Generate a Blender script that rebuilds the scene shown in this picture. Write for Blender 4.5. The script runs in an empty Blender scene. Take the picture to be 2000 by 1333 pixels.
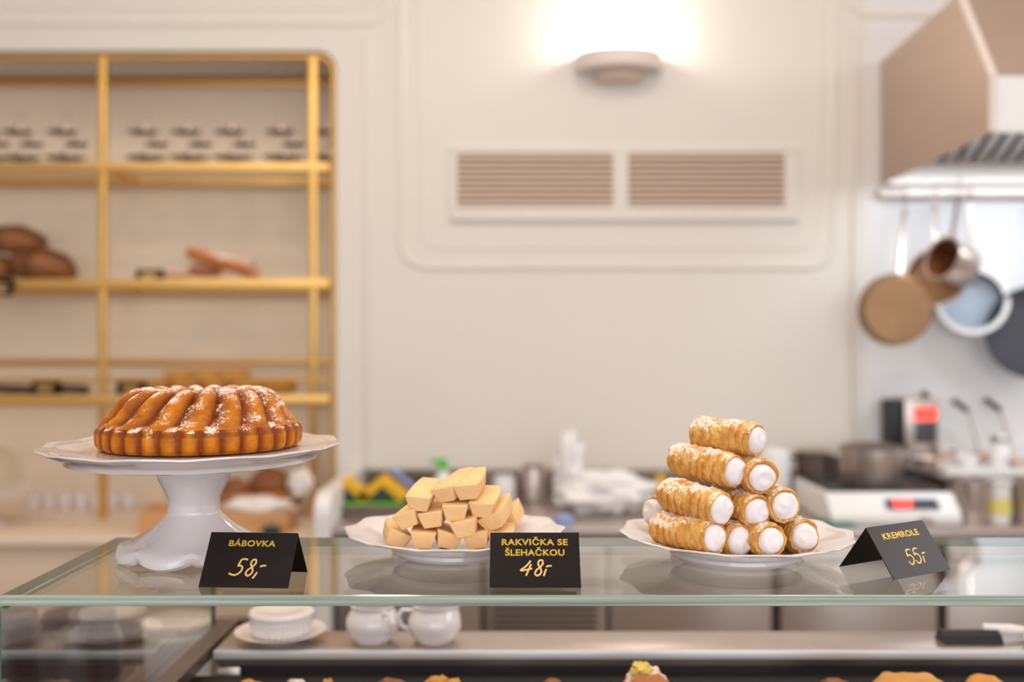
import bpy, bmesh, math, random
from mathutils import Vector, Matrix, noise
PI = math.pi
random.seed(7)
sc = bpy.context.scene
COL = sc.collection
F = 1944.0            # focal length in pixels of the 2000 px wide frame
CZ = 1.5              # eye height


def P(px, py, Y):
    """point of the room at depth Y seen at a pixel"""
    return Vector(((px - 1000.0) / F * Y, Y, CZ + (666.5 - py) / F * Y))


# ------------------------------------------------------------------ camera
cam_d = bpy.data.cameras.new('camera')
cam_d.sensor_width = 36.0
cam_d.lens = 36.0 * F / 2000.0
cam_d.clip_start = 0.02
cam_d.dof.use_dof = True
cam_d.dof.focus_distance = 1.02
cam_d.dof.aperture_fstop = 2.4
cam = bpy.data.objects.new('camera', cam_d)
cam.location = (0, 0, CZ)
cam.rotation_euler = (PI / 2, 0, 0)
COL.objects.link(cam)
sc.camera = cam

# ------------------------------------------------------------------ world, lights, exposure
sc.view_settings.view_transform = 'Standard'
sc.view_settings.look = 'None'
sc.view_settings.gamma = 1.0
sc.view_settings.exposure = 0.0
sc.view_settings.use_curve_mapping = False
w = bpy.data.worlds.new('daylight')
sc.world = w
w.use_nodes = True
w.node_tree.nodes['Background'].inputs[0].default_value = (0.90, 0.93, 1.0, 1)
w.node_tree.nodes['Background'].inputs[1].default_value = 1.0


def area(name, loc, target, sx, sy, power, color, spread=None):
    d = bpy.data.lights.new(name, 'AREA')
    d.shape = 'RECTANGLE'
    d.size, d.size_y, d.energy, d.color = sx, sy, power, color
    if spread:
        d.spread = spread
    o = bpy.data.objects.new(name, d)
    o.location = loc
    o.rotation_euler = (Vector(target) - Vector(loc)).to_track_quat('-Z', 'Y').to_euler()
    COL.objects.link(o)
    return o


area('window_daylight', (0.8, -2.8, 2.2), (0.2, 2.0, 1.3), 4.5, 2.4, 68, (0.95, 0.96, 1.0))
area('side_window_daylight', (3.95, 1.3, 2.9), (0.2, 1.4, 1.3), 2.6, 1.6, 44, (1.0, 0.96, 0.94))
area('ceiling_lamp_warm', (-0.4, 1.7, 3.7), (-0.4, 2.0, 0), 4.5, 1.4, 44, (1.0, 0.89, 0.78))
for lx, ly in ((-1.5, 0.6), (-0.4, 0.4), (0.9, 0.5), (-0.9, 2.4), (0.6, 2.4)):
    d = bpy.data.lights.new('ceiling_spot', 'AREA')
    d.shape = 'DISK'
    d.size = 0.11
    d.energy = 5.5
    d.color = (1.0, 0.84, 0.66)
    o = bpy.data.objects.new('ceiling_spot', d)
    o.location = (lx, ly, 3.5)
    COL.objects.link(o)


# ------------------------------------------------------------------ materials
def lin(c):
    r = []
    for v in c:
        v = v / 255.0
        r.append(v / 12.92 if v <= 0.04045 else ((v + 0.055) / 1.055) ** 2.4)
    return (r[0], r[1], r[2], 1.0)


def mat(name, rgb, rough=0.5, metal=0.0, noise_amt=0.0, noise_scale=20.0, bump=0.0, bump_scale=60.0,
        trans=0.0, sss=0.0, coat=0.0, emit=None, estr=0.0, spec=0.5, stretch=None, sheen=0.0):
    m = bpy.data.materials.new(name)
    m.use_nodes = True
    nt = m.node_tree
    b = nt.nodes['Principled BSDF']
    c = lin(rgb)
    b.inputs['Base Color'].default_value = c
    b.inputs['Roughness'].default_value = rough
    b.inputs['Metallic'].default_value = metal
    b.inputs['Specular IOR Level'].default_value = spec
    b.inputs['Transmission Weight'].default_value = trans
    b.inputs['Coat Weight'].default_value = coat
    b.inputs['Sheen Weight'].default_value = sheen
    if sss:
        b.inputs['Subsurface Weight'].default_value = sss
        b.inputs['Subsurface Radius'].default_value = (0.012, 0.008, 0.005)
        b.inputs['Subsurface Scale'].default_value = 0.5
    if emit:
        b.inputs['Emission Color'].default_value = lin(emit)
        b.inputs['Emission Strength'].default_value = estr
    tc = nt.nodes.new('ShaderNodeTexCoord')
    mp = nt.nodes.new('ShaderNodeMapping')
    nt.links.new(tc.outputs['Object'], mp.inputs[0])
    if stretch:
        mp.inputs['Scale'].default_value = stretch
    n = nt.nodes.new('ShaderNodeTexNoise')
    n.inputs['Scale'].default_value = noise_scale
    n.inputs['Detail'].default_value = 5
    nt.links.new(mp.outputs[0], n.inputs['Vector'])
    rmp = nt.nodes.new('ShaderNodeValToRGB')
    a = max(noise_amt, 0.01)
    rmp.color_ramp.elements[0].position = 0.3
    rmp.color_ramp.elements[1].position = 0.7
    rmp.color_ramp.elements[0].color = (c[0] * (1 - a), c[1] * (1 - a), c[2] * (1 - a), 1)
    rmp.color_ramp.elements[1].color = (min(1, c[0] * (1 + a)), min(1, c[1] * (1 + a)), min(1, c[2] * (1 + a)), 1)
    nt.links.new(n.outputs[0], rmp.inputs[0])
    nt.links.new(rmp.outputs[0], b.inputs['Base Color'])
    if bump:
        n2 = nt.nodes.new('ShaderNodeTexNoise')
        n2.inputs['Scale'].default_value = bump_scale
        n2.inputs['Detail'].default_value = 6
        nt.links.new(mp.outputs[0], n2.inputs['Vector'])
        bp = nt.nodes.new('ShaderNodeBump')
        bp.inputs['Strength'].default_value = bump
        bp.inputs['Distance'].default_value = 0.002
        nt.links.new(n2.outputs[0], bp.inputs['Height'])
        nt.links.new(bp.outputs[0], b.inputs['Normal'])
    return m


def pane_mat(name, tint, ior=1.5):
    """flat glass sheet face: lets light through, mirrors at a grazing view"""
    m = bpy.data.materials.new(name)
    m.use_nodes = True
    nt = m.node_tree
    nt.nodes.clear()
    out = nt.nodes.new('ShaderNodeOutputMaterial')
    mix = nt.nodes.new('ShaderNodeMixShader')
    tr = nt.nodes.new('ShaderNodeBsdfTransparent')
    gl = nt.nodes.new('ShaderNodeBsdfGlossy')
    gl.inputs['Roughness'].default_value = 0.0
    gl.inputs['Color'].default_value = (1, 1, 1, 1)
    tr.inputs['Color'].default_value = lin(tint)
    fr = nt.nodes.new('ShaderNodeFresnel')
    geo = nt.nodes.new('ShaderNodeNewGeometry')
    mr = nt.nodes.new('ShaderNodeMapRange')
    mr.inputs['To Min'].default_value = ior
    mr.inputs['To Max'].default_value = 1.0 / ior
    nt.links.new(geo.outputs['Backfacing'], mr.inputs['Value'])
    nt.links.new(mr.outputs[0], fr.inputs['IOR'])
    nt.links.new(fr.outputs[0], mix.inputs[0])
    nt.links.new(tr.outputs[0], mix.inputs[1])
    nt.links.new(gl.outputs[0], mix.inputs[2])
    nt.links.new(mix.outputs[0], out.inputs[0])
    return m


def sugar_mat(name, c_lo, c_hi, scale, rough, sugar_bias, sugar_scale, bump=0.5, bump_scale=120, attr=None, c_valley=None, sss=0.12):
    """baked crust with powdered sugar lying where the surface faces up"""
    m = bpy.data.materials.new(name)
    m.use_nodes = True
    nt = m.node_tree
    L = nt.links
    b = nt.nodes['Principled BSDF']
    tc = nt.nodes.new('ShaderNodeTexCoord')
    n1 = nt.nodes.new('ShaderNodeTexNoise')
    n1.inputs['Scale'].default_value = scale
    n1.inputs['Detail'].default_value = 8
    n1.inputs['Roughness'].default_value = 0.65
    L.new(tc.outputs['Object'], n1.inputs['Vector'])
    r1 = nt.nodes.new('ShaderNodeValToRGB')
    r1.color_ramp.elements[0].position = 0.32
    r1.color_ramp.elements[1].position = 0.68
    r1.color_ramp.elements[0].color = lin(c_lo)
    r1.color_ramp.elements[1].color = lin(c_hi)
    L.new(n1.outputs[0], r1.inputs[0])
    base = r1.outputs[0]
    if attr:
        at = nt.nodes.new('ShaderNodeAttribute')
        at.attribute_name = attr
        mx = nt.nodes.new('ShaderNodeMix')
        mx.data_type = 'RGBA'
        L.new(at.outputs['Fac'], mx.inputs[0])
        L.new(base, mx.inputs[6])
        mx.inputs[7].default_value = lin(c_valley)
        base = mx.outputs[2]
    geo = nt.nodes.new('ShaderNodeNewGeometry')
    sx = nt.nodes.new('ShaderNodeSeparateXYZ')
    L.new(geo.outputs['Normal'], sx.inputs[0])
    n2 = nt.nodes.new('ShaderNodeTexNoise')
    n2.inputs['Scale'].default_value = sugar_scale
    n2.inputs['Detail'].default_value = 9
    n2.inputs['Roughness'].default_value = 0.75
    L.new(tc.outputs['Object'], n2.inputs['Vector'])
    n3 = nt.nodes.new('ShaderNodeTexNoise')
    n3.inputs['Scale'].default_value = sugar_scale * 0.18
    n3.inputs['Detail'].default_value = 2
    L.new(tc.outputs['Object'], n3.inputs['Vector'])
    a1 = nt.nodes.new('ShaderNodeMath'); a1.operation = 'MULTIPLY_ADD'
    L.new(sx.outputs['Z'], a1.inputs[0]); a1.inputs[1].default_value = 0.38; a1.inputs[2].default_value = sugar_bias
    a2 = nt.nodes.new('ShaderNodeMath'); a2.operation = 'ADD'
    L.new(a1.outputs[0], a2.inputs[0]); L.new(n2.outputs[0], a2.inputs[1])
    a3 = nt.nodes.new('ShaderNodeMath'); a3.operation = 'MULTIPLY_ADD'
    L.new(n3.outputs[0], a3.inputs[0]); a3.inputs[1].default_value = 0.6; L.new(a2.outputs[0], a3.inputs[2])
    r2 = nt.nodes.new('ShaderNodeValToRGB')
    r2.color_ramp.elements[0].position = 0.94
    r2.color_ramp.elements[1].position = 1.0
    a4 = nt.nodes.new('ShaderNodeMath'); a4.operation = 'MULTIPLY'
    L.new(a3.outputs[0], a4.inputs[0]); a4.inputs[1].default_value = 0.9
    L.new(a4.outputs[0], r2.inputs[0])
    dim = nt.nodes.new('ShaderNodeMath'); dim.operation = 'MULTIPLY'
    L.new(r2.outputs[0], dim.inputs[0]); dim.inputs[1].default_value = 0.8
    ms = nt.nodes.new('ShaderNodeMix')
    ms.data_type = 'RGBA'
    L.new(dim.outputs[0], ms.inputs[0])
    L.new(base, ms.inputs[6])
    ms.inputs[7].default_value = lin((246, 236, 228))
    L.new(ms.outputs[2], b.inputs['Base Color'])
    b.inputs['Roughness'].default_value = rough
    b.inputs['Subsurface Weight'].default_value = sss
    b.inputs['Subsurface Radius'].default_value = (0.01, 0.006, 0.003)
    b.inputs['Subsurface Scale'].default_value = 0.5
    n4 = nt.nodes.new('ShaderNodeTexNoise')
    n4.inputs['Scale'].default_value = bump_scale
    n4.inputs['Detail'].default_value = 8
    L.new(tc.outputs['Object'], n4.inputs['Vector'])
    bp = nt.nodes.new('ShaderNodeBump')
    bp.inputs['Strength'].default_value = bump
    bp.inputs['Distance'].default_value = 0.0015
    L.new(n4.outputs[0], bp.inputs['Height'])
    L.new(bp.outputs[0], b.inputs['Normal'])
    return m


M = {}
M['wall'] = mat('wall_paint', (224, 218, 210), 0.6, noise_amt=0.01, noise_scale=2)
M['niche'] = mat('niche_paint', (244, 226, 202), 0.45, noise_amt=0.03, noise_scale=3)
M['kitchen'] = mat('kitchen_wall_panel', (226, 224, 224), 0.35, noise_amt=0.01)
M['ceiling'] = mat('ceiling_paint', (235, 228, 220), 0.8)
M['floor'] = mat('floor_tile', (150, 132, 118), 0.4, noise_amt=0.1, noise_scale=4)
M['gold'] = mat('brushed_brass', (222, 178, 106), 0.40, 1.0, 0.06, 12)
M['steel'] = mat('brushed_steel', (196, 184, 176), 0.33, 0.9, 0.05, 30, stretch=(1, 1, 12))
M['steel_dark'] = mat('dark_steel', (120, 105, 96), 0.4, 0.85, 0.08, 20)
M['hood'] = mat('hood_steel', (190, 168, 152), 0.45, 0.6, 0.04, 5, stretch=(0.5, 0.5, 6))
M['porcelain'] = mat('white_porcelain', (228, 220, 220), 0.12, coat=0.6, sss=0.05, noise_amt=0.01)
M['white'] = mat('white_plastic', (232, 230, 230), 0.35)
M['paper'] = mat('white_paper', (238, 234, 230), 0.8, bump=0.4, bump_scale=15)
M['black_card'] = mat('black_card', (18, 10, 8), 0.30, spec=0.34)
M['black'] = mat('black_plastic', (20, 18, 18), 0.4)
M['black_panel'] = mat('case_back_panel', (26, 20, 18), 0.6)
M['gold_print'] = mat('gold_print', (205, 168, 60), 0.38, 0.4, 0.12, 400)
M['gold_ink'] = mat('gold_marker_ink', (228, 184, 112), 0.45, 0.1)
M['edge'] = mat('green_glass_edge', (146, 160, 142), 0.12, 0.0, 0.62, 8, stretch=(0.25, 1, 42), coat=0.6, spec=0.8)
M['edge_side'] = mat('deep_green_glass_edge', (66, 98, 78), 0.15, 0.0, 0.25, 10, coat=0.5, spec=0.8)
M['pane'] = pane_mat('clear_pane', (250, 250, 245), 1.74)
M['pane_thin'] = pane_mat('thin_clear_pane', (250, 250, 246))
M['jar_glass'] = pane_mat('jar_glass', (214, 212, 222), 1.35)
M['cream'] = mat('whipped_cream', (238, 230, 230), 0.5, sss=0.25, bump=0.35, bump_scale=90, noise_amt=0.01)
M['biscuit'] = mat('pale_biscuit', (240, 198, 142), 0.75, noise_amt=0.07, noise_scale=45, bump=0.4, bump_scale=350, sss=0.1)
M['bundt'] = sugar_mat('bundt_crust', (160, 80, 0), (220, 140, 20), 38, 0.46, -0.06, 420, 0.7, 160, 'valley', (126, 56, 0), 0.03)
M['bundt'].node_tree.nodes['Principled BSDF'].inputs['Specular IOR Level'].default_value = 0.25
M['pastry'] = sugar_mat('puff_pastry', (204, 140, 54), (240, 194, 110), 60, 0.5, -0.025, 230, 0.9, 190, 'valley', (188, 108, 34), 0.12)
M['strudel'] = sugar_mat('dusted_strudel', (188, 110, 56), (214, 140, 80), 30, 0.6, 0.02, 60, 0.3)
M['bread'] = mat('dark_bread_crust', (122, 74, 38), 0.55, noise_amt=0.7, noise_scale=12, bump=0.6, bump_scale=30)
M['loaf'] = mat('brown_bread_crust', (140, 84, 40), 0.6, noise_amt=0.3, noise_scale=12, bump=0.5, bump_scale=30)
M['bun'] = mat('golden_bun_crust', (206, 146, 62), 0.5, noise_amt=0.2, noise_scale=18)
M['choc'] = mat('chocolate_glaze', (66, 34, 28), 0.35, noise_amt=0.2)
M['wicker'] = mat('wicker', (176, 110, 56), 0.6, noise_amt=0.35, noise_scale=14, stretch=(1, 1, 6), bump=0.6, bump_scale=60)
M['woodbox'] = mat('tan_wood', (212, 158, 108), 0.6, noise_amt=0.1, noise_scale=5, stretch=(1, 4, 8))
M['cabinet'] = mat('cream_cabinet_paint', (224, 200, 176), 0.45)
M['counter'] = mat('cream_counter_top', (232, 212, 190), 0.35, noise_amt=0.03)
M['recess'] = mat('dark_wood_recess', (82, 62, 50), 0.6, noise_amt=0.3, noise_scale=6)
M['copperpan'] = mat('pan_base_steel', (150, 116, 84), 0.36, 0.9, 0.12, 8)
M['pansteel'] = mat('pan_steel', (206, 186, 176), 0.34, 0.9)
M['bright_steel'] = mat('bright_steel', (226, 224, 222), 0.45, 0.5)
M['pan_inside'] = mat('pan_inside', (168, 176, 186), 0.55, 0.4)
M['dark_pan'] = mat('dark_nonstick', (62, 62, 68), 0.4, 0.3)
M['yellow'] = mat('yellow_cloth', (232, 178, 34), 0.7)
M['green'] = mat('lime_plastic', (120, 190, 50), 0.5)
M['bottle_green'] = mat('bright_green_cap', (70, 190, 60), 0.4)
M['dgreen'] = mat('dark_green_cloth', (32, 66, 54), 0.7)
M['blue'] = mat('pale_blue_plastic', (150, 168, 214), 0.4)
M['red_led'] = mat('red_led', (120, 10, 10), 0.4, emit=(255, 60, 50), estr=2.6)
M['display'] = mat('display_dark', (62, 66, 78), 0.3)
M['lamp_bowl'] = mat('lamp_plaster', (224, 212, 206), 0.5)
M['lamp_glow'] = mat('lamp_glow', (255, 250, 240), 0.5, emit=(255, 250, 242), estr=5.0)
M['grille'] = mat('grille_paint', (218, 196, 180), 0.55)
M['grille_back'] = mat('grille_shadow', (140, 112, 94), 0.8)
M['custard'] = mat('yellow_custard', (236, 202, 96), 0.4, sss=0.2)
M['crumb'] = mat('crumble', (206, 140, 60), 0.6, noise_amt=0.2)
M['teal'] = mat('teal_cloth', (30, 110, 92), 0.8)
M['label'] = mat('pale_label', (226, 224, 196), 0.5)
M['lemon'] = mat('yellow_label', (226, 214, 120), 0.5)


# ------------------------------------------------------------------ mesh helpers
class MB:
    def __init__(s):
        s.bm = bmesh.new()

    def box(s, x0, x1, y0, y1, z0, z1, bev=0.0, mt=None, seg=2):
        r = bmesh.ops.create_cube(s.bm, size=1.0)
        vs = r['verts']
        c = Vector(((x0 + x1) / 2, (y0 + y1) / 2, (z0 + z1) / 2))
        d = Vector((abs(x1 - x0), abs(y1 - y0), abs(z1 - z0)))
        for v in vs:
            v.co = Vector((v.co.x * d.x, v.co.y * d.y, v.co.z * d.z)) + c
            if mt:
                v.co = mt @ v.co
        if bev:
            es = list({e for v in vs for e in v.link_edges})
            bmesh.ops.bevel(s.bm, geom=es, offset=bev, segments=seg, affect='EDGES', profile=0.5)
        return s

    def grid(s, rows, close_u=True, close_v=False):
        """rows of points -> quads; close_u closes each row"""
        vs = [[s.bm.verts.new(p) for p in row] for row in rows]
        n = len(rows[0])
        R = len(rows)
        for j in range(R if close_v else R - 1):
            a, b = vs[j], vs[(j + 1) % R]
            for i in range(n if close_u else n - 1):
                k = (i + 1) % n
                try:
                    s.bm.faces.new((a[i], a[k], b[k], b[i]))
                except ValueError:
                    pass
        return vs

    def lathe(s, prof, c=(0, 0, 0), seg=40, fn=None, mt=None, cap0=True, cap1=True):
        c = Vector(c)
        rows = []
        for (r, z) in prof:
            row = []
            for i in range(seg):
                t = 2 * PI * i / seg
                rr, zz = (r, z) if fn is None else fn(r, z, t)
                p = Vector((rr * math.cos(t), rr * math.sin(t), zz)) + c
                if mt:
                    p = mt @ p
                row.append(p)
            rows.append(row)
        vs = s.grid(rows)
        if cap0:
            s.bm.faces.new(list(reversed(vs[0])))
        if cap1:
            s.bm.faces.new(vs[-1])
        return vs

    def tube(s, pts, r, seg=8, flat=None, closed=False, up=(0, 0, 1)):
        """flat=(axis vector, factor) squashes the section along a direction; r may be a list"""
        pts = [Vector(p) for p in pts]
        rows = []
        n = len(pts)
        for i, p in enumerate(pts):
            if closed:
                d = pts[(i + 1) % n] - pts[i - 1]
            else:
                d = pts[min(i + 1, n - 1)] - pts[max(i - 1, 0)]
            d.normalize()
            u = Vector(up)
            if abs(d.dot(u)) > 0.95:
                u = Vector((1, 0, 0)) if abs(d.x) < 0.9 else Vector((0, 1, 0))
            a = d.cross(u).normalized()
            b = a.cross(d).normalized()
            rr = r[i] if isinstance(r, (list, tuple)) else r
            row = []
            for k in range(seg):
                t = 2 * PI * k / seg
                q = a * math.cos(t) * rr + b * math.sin(t) * rr
                if flat:
                    f = Vector(flat[0])
                    q = q - f * q.dot(f) * (1 - flat[1])
                row.append(p + q)
            rows.append(row)
        vs = s.grid(rows, close_v=closed)
        if not closed:
            s.bm.faces.new(list(reversed(vs[0])))
            s.bm.faces.new(vs[-1])
        return s

    def prism(s, poly, axis, a0, a1, bev=0.0):
        """poly of 2D points extruded along an axis from a0 to a1 (axis 0: poly is y,z; 1: x,z; 2: x,y)"""
        def q(p, a):
            return {0: (a, p[0], p[1]), 1: (p[0], a, p[1]), 2: (p[0], p[1], a)}[axis]
        v0 = [s.bm.verts.new(q(p, a0)) for p in poly]
        v1 = [s.bm.verts.new(q(p, a1)) for p in poly]
        s.bm.faces.new(v0)
        s.bm.faces.new(list(reversed(v1)))
        n = len(poly)
        for i in range(n):
            k = (i + 1) % n
            s.bm.faces.new((v0[i], v1[i], v1[k], v0[k]))
        if bev:
            vs = v0 + v1
            es = list({e for v in vs for e in v.link_edges})
            bmesh.ops.bevel(s.bm, geom=es, offset=bev, segments=3, affect='EDGES', profile=0.5)
        return s

    def blob(s, c, rx, ry, rz, seg=24, rings=14, amp=0.0, fr=10.0, seed=0, flatten=None, mt=None):
        c = Vector(c)
        rows = []
        for j in range(1, rings):
            f = PI * j / rings
            row = []
            for i in range(seg):
                t = 2 * PI * i / seg
                d = Vector((math.sin(f) * math.cos(t), math.sin(f) * math.sin(t), -math.cos(f)))
                k = 1 + amp * noise.noise(d * fr * 0.3 + Vector((seed * 3.1, seed * 1.7, seed)))
                p = Vector((d.x * rx * k, d.y * ry * k, d.z * rz * k))
                if flatten is not None and p.z < -flatten:
                    p.z = -flatten
                if mt:
                    p = mt @ p
                row.append(p + c)
            rows.append(row)
        vs = s.grid(rows)
        s.bm.faces.new(list(reversed(vs[0])))
        s.bm.faces.new(vs[-1])
        return s

    def build(s, name, m, parent=None, smooth=True, sharp=35.0, loc=None):
        bmesh.ops.recalc_face_normals(s.bm, faces=s.bm.faces)
        me = bpy.data.meshes.new(name)
        s.bm.to_mesh(me)
        s.bm.free()
        ms = m if isinstance(m, (list, tuple)) else [m]
        for q in ms:
            me.materials.append(q)
        if smooth and len(me.polygons):
            me.polygons.foreach_set('use_smooth', [True] * len(me.polygons))
            try:
                me.set_sharp_from_angle(angle=math.radians(sharp))
            except Exception:
                pass
        o = bpy.data.objects.new(name, me)
        COL.objects.link(o)
        if parent:
            o.parent = parent
        if loc:
            o.location = loc
        return o


def thing(name, label, cat, loc=(0, 0, 0), rz=0.0, group=None):
    o = bpy.data.objects.new(name, None)
    o.empty_display_size = 0.02
    COL.objects.link(o)
    o.location = loc
    o.rotation_euler = (0, 0, rz)
    o['label'] = label
    o['category'] = cat
    if group:
        o['group'] = group
    return o


def tag(o, label, cat, group=None):
    o['label'] = label
    o['category'] = cat
    if group:
        o['group'] = group
    return o


def struct(o):
    o['kind'] = 'structure'
    return o


def dup(root, loc, label, rz=None):
    r = root.copy()
    COL.objects.link(r)
    r.location = loc
    r['label'] = label
    if rz is not None:
        r.rotation_euler = (0, 0, rz)
    for ch in list(root.children):
        c = ch.copy()
        COL.objects.link(c)
        c.parent = r
        for g in list(ch.children):
            d = g.copy()
            COL.objects.link(d)
            d.parent = c
    return r


def arc(cx, cy, r, a0, a1, n=8):
    return [(cx + r * math.cos(a0 + (a1 - a0) * i / n), cy + r * math.sin(a0 + (a1 - a0) * i / n)) for i in range(n + 1)]


def rrect(x0, x1, y0, y1, r, n=8):
    return (arc(x1 - r, y1 - r, r, 0, PI / 2, n) + arc(x0 + r, y1 - r, r, PI / 2, PI, n)
            + arc(x0 + r, y0 + r, r, PI, 1.5 * PI, n) + arc(x1 - r, y0 + r, r, 1.5 * PI, 2 * PI, n))


# ------------------------------------------------------------------ the room
WY = 3.9
NX1 = -0.688         # right jamb of the shelf niche
NX0 = -2.6
NTOP = CZ + 1.139
KX = 1.384           # start of the kitchen wall
CEIL = 3.8
b = MB()
b.box(NX1, KX, WY, WY + 0.5, 0, CEIL)
b.box(NX0, NX1, WY, WY + 0.5, NTOP, CEIL)
b.box(-4.0, NX0, WY, WY + 0.5, 0, CEIL)
b.box(NX0, NX1, WY, WY + 0.5, 0, 0.76)
R = 0.075
corner = [(NX1, NTOP)] + arc(NX1 - R, NTOP - R, R, 0, PI / 2, 10)
b.prism([(p[0], p[1]) for p in corner], 1, WY, WY + 0.43)
struct(b.build('wall_back', M['wall'], smooth=False))
b = MB(); b.box(NX0 - 0.05, NX1 + 0.05, WY + 0.43, WY + 0.5, 0.7, NTOP + 0.05)
struct(b.build('wall_niche', M['niche'], smooth=False))
b = MB(); b.box(KX, 4.0, WY, WY + 0.5, 0, CEIL)
struct(b.build('wall_kitchen', M['kitchen'], smooth=False))
b = MB(); b.box(-4.1, 4.1, -3.2, 4.4, -0.1, 0)
struct(b.build('floor', M['floor'], smooth=False))
b = MB(); b.box(-4.1, 4.1, -3.2, 4.4, CEIL, CEIL + 0.1)
struct(b.build('ceiling', M['ceiling'], smooth=False))
b = MB(); b.box(-4.1, -4.0, -3.2, 4.4, 0, CEIL)
struct(b.build('wall_left', M['wall'], smooth=False))
b = MB(); b.box(4.0, 4.1, -3.2, 4.4, 0, CEIL)
struct(b.build('wall_right', M['wall'], smooth=False))


def moulding(name, poly, r=0.012):
    mb = MB()
    mb.tube([(p[0], WY, p[1]) for p in poly], r, 10, flat=((0, 1, 0), 0.8), closed=True, up=(0, 1, 0))
    return struct(mb.build(name, M['wall']))


def wz(py): return CZ + (666.5 - py) * WY / F
def wx(px): return (px - 1000) * WY / F


moulding('trim_1', rrect(wx(783), wx(1628), wz(522), wz(-420), 0.10), 0.013)
moulding('trim_2', rrect(wx(822), wx(1600), wz(484), wz(-380), 0.08), 0.006)
moulding('trim_3', rrect(wx(-600), wx(752), wz(46), wz(-500), 0.07), 0.013)
moulding('trim_4', rrect(wx(-570), wx(722), wz(16), wz(-470), 0.06), 0.006)
moulding('trim_5', rrect(wx(1652), wx(2300), wz(30), wz(-420), 0.10), 0.013)
b = MB(); b.box(wx(1664), wx(1672), WY - 0.012, WY, 0.95, wz(60), 0.003)
struct(b.build('trim_6', M['wall']))
b = MB(); b.box(wx(712), wx(719), WY - 0.008, WY, 1.0, wz(75), 0.003)
struct(b.build('trim_7', M['wall']))

# wall lamp ----------------------------------------------------------
sx, sz = wx(1207), wz(127)
t = thing('wall_lamp', 'white curved wall sconce throwing a bright glow upward above the vent grille', 'lamp', (sx, WY, sz))
b = MB()
hw, dp = 0.168, 0.15
bow = [(hw * math.sin(a), -dp * max(0, math.cos(a)) ** 0.8) for a in [(-PI / 2 + PI * i / 24) for i in range(25)]]
inner = [(x * 0.94, y * 0.93) for x, y in bow]
for k in range(24):
    for zz in ((-0.028, 0.030),):
        (xa, ya), (xb, yb) = bow[k], bow[k + 1]
        (xc, yc), (xd, yd) = inner[k], inner[k + 1]
        vs = [b.bm.verts.new(p) for p in ((xa, ya, zz[0]), (xb, yb, zz[0]), (xb, yb, zz[1]), (xa, ya, zz[1]),
                                          (xc, yc, zz[0]), (xd, yd, zz[0]), (xd, yd, zz[1]), (xc, yc, zz[1]))]
        for f in ((0, 1, 2, 3), (7, 6, 5, 4), (3, 2, 6, 7), (0, 4, 5, 1)):
            b.bm.faces.new([vs[i] for i in f])
bmesh.ops.remove_doubles(b.bm, verts=b.bm.verts, dist=1e-5)
b.prism(bow, 2, -0.034, -0.026)
b.build('lamp_shade', M['lamp_bowl'], t)
b = MB(); b.prism([(x * 0.56, y * 0.5) for x, y in bow], 2, -0.072, -0.034)
b.build('bracket', M['grille'], t)
b = MB(); b.tube([(-0.11, -0.07, 0.0), (0.11, -0.07, 0.0)], 0.012, 10)
b.build('bulb', M['lamp_glow'], t)
for i in range(3):
    d = bpy.data.lights.new('sconce_light', 'POINT')
    d.energy = 2.7
    d.color = (1.0, 0.93, 0.84)
    d.shadow_soft_size = 0.05
    o = bpy.data.objects.new('sconce_light', d)
    o.location = (sx - 0.03 + 0.03 * i, WY - 0.085, sz + 0.085)
    COL.objects.link(o)

# ventilation grille --------------------------------------------------
t = thing('vent_grille', 'painted double louvred ventilation grille on the wall below the sconce', 'vent', (wx(1215), WY, wz(432)))
ox, oz = wx(1215), wz(432)
b = MB()
x0, x1, z0, z1 = wx(880) - ox, wx(1558) - ox, 0, wz(288) - oz
l0, l1, l2, l3 = wx(893) - ox, wx(1197) - ox, wx(1226) - ox, wx(1531) - ox
zb, zt = wz(405) - oz, wz(301) - oz
b.box(x0, x1, -0.014, 0, zt, z1, 0.003)
b.box(x0, x1, -0.020, 0, z0, z0 + 0.014, 0.003)
b.box(x0, x1, -0.014, 0, z0 + 0.012, zb, 0.003)
b.box(x0, l0, -0.014, 0, zb, zt)
b.box(l1, l2, -0.014, 0, zb, zt)
b.box(l3, x1, -0.014, 0, zb, zt)
b.build('frame', M['wall'], t)
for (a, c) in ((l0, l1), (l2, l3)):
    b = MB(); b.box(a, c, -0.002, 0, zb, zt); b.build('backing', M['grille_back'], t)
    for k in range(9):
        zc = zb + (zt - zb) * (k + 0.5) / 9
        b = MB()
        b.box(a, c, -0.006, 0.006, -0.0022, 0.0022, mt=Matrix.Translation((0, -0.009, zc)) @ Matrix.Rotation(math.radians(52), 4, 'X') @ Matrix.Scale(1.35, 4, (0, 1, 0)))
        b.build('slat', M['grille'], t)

# ------------------------------------------------------------------ brass shelving in the niche
SY0, SY1 = 3.93, 4.30


def sxp(px, Y=SY0): return (px - 1000) * Y / F
def szp(py, Y=SY0): return CZ + (666.5 - py) * Y / F


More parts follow.
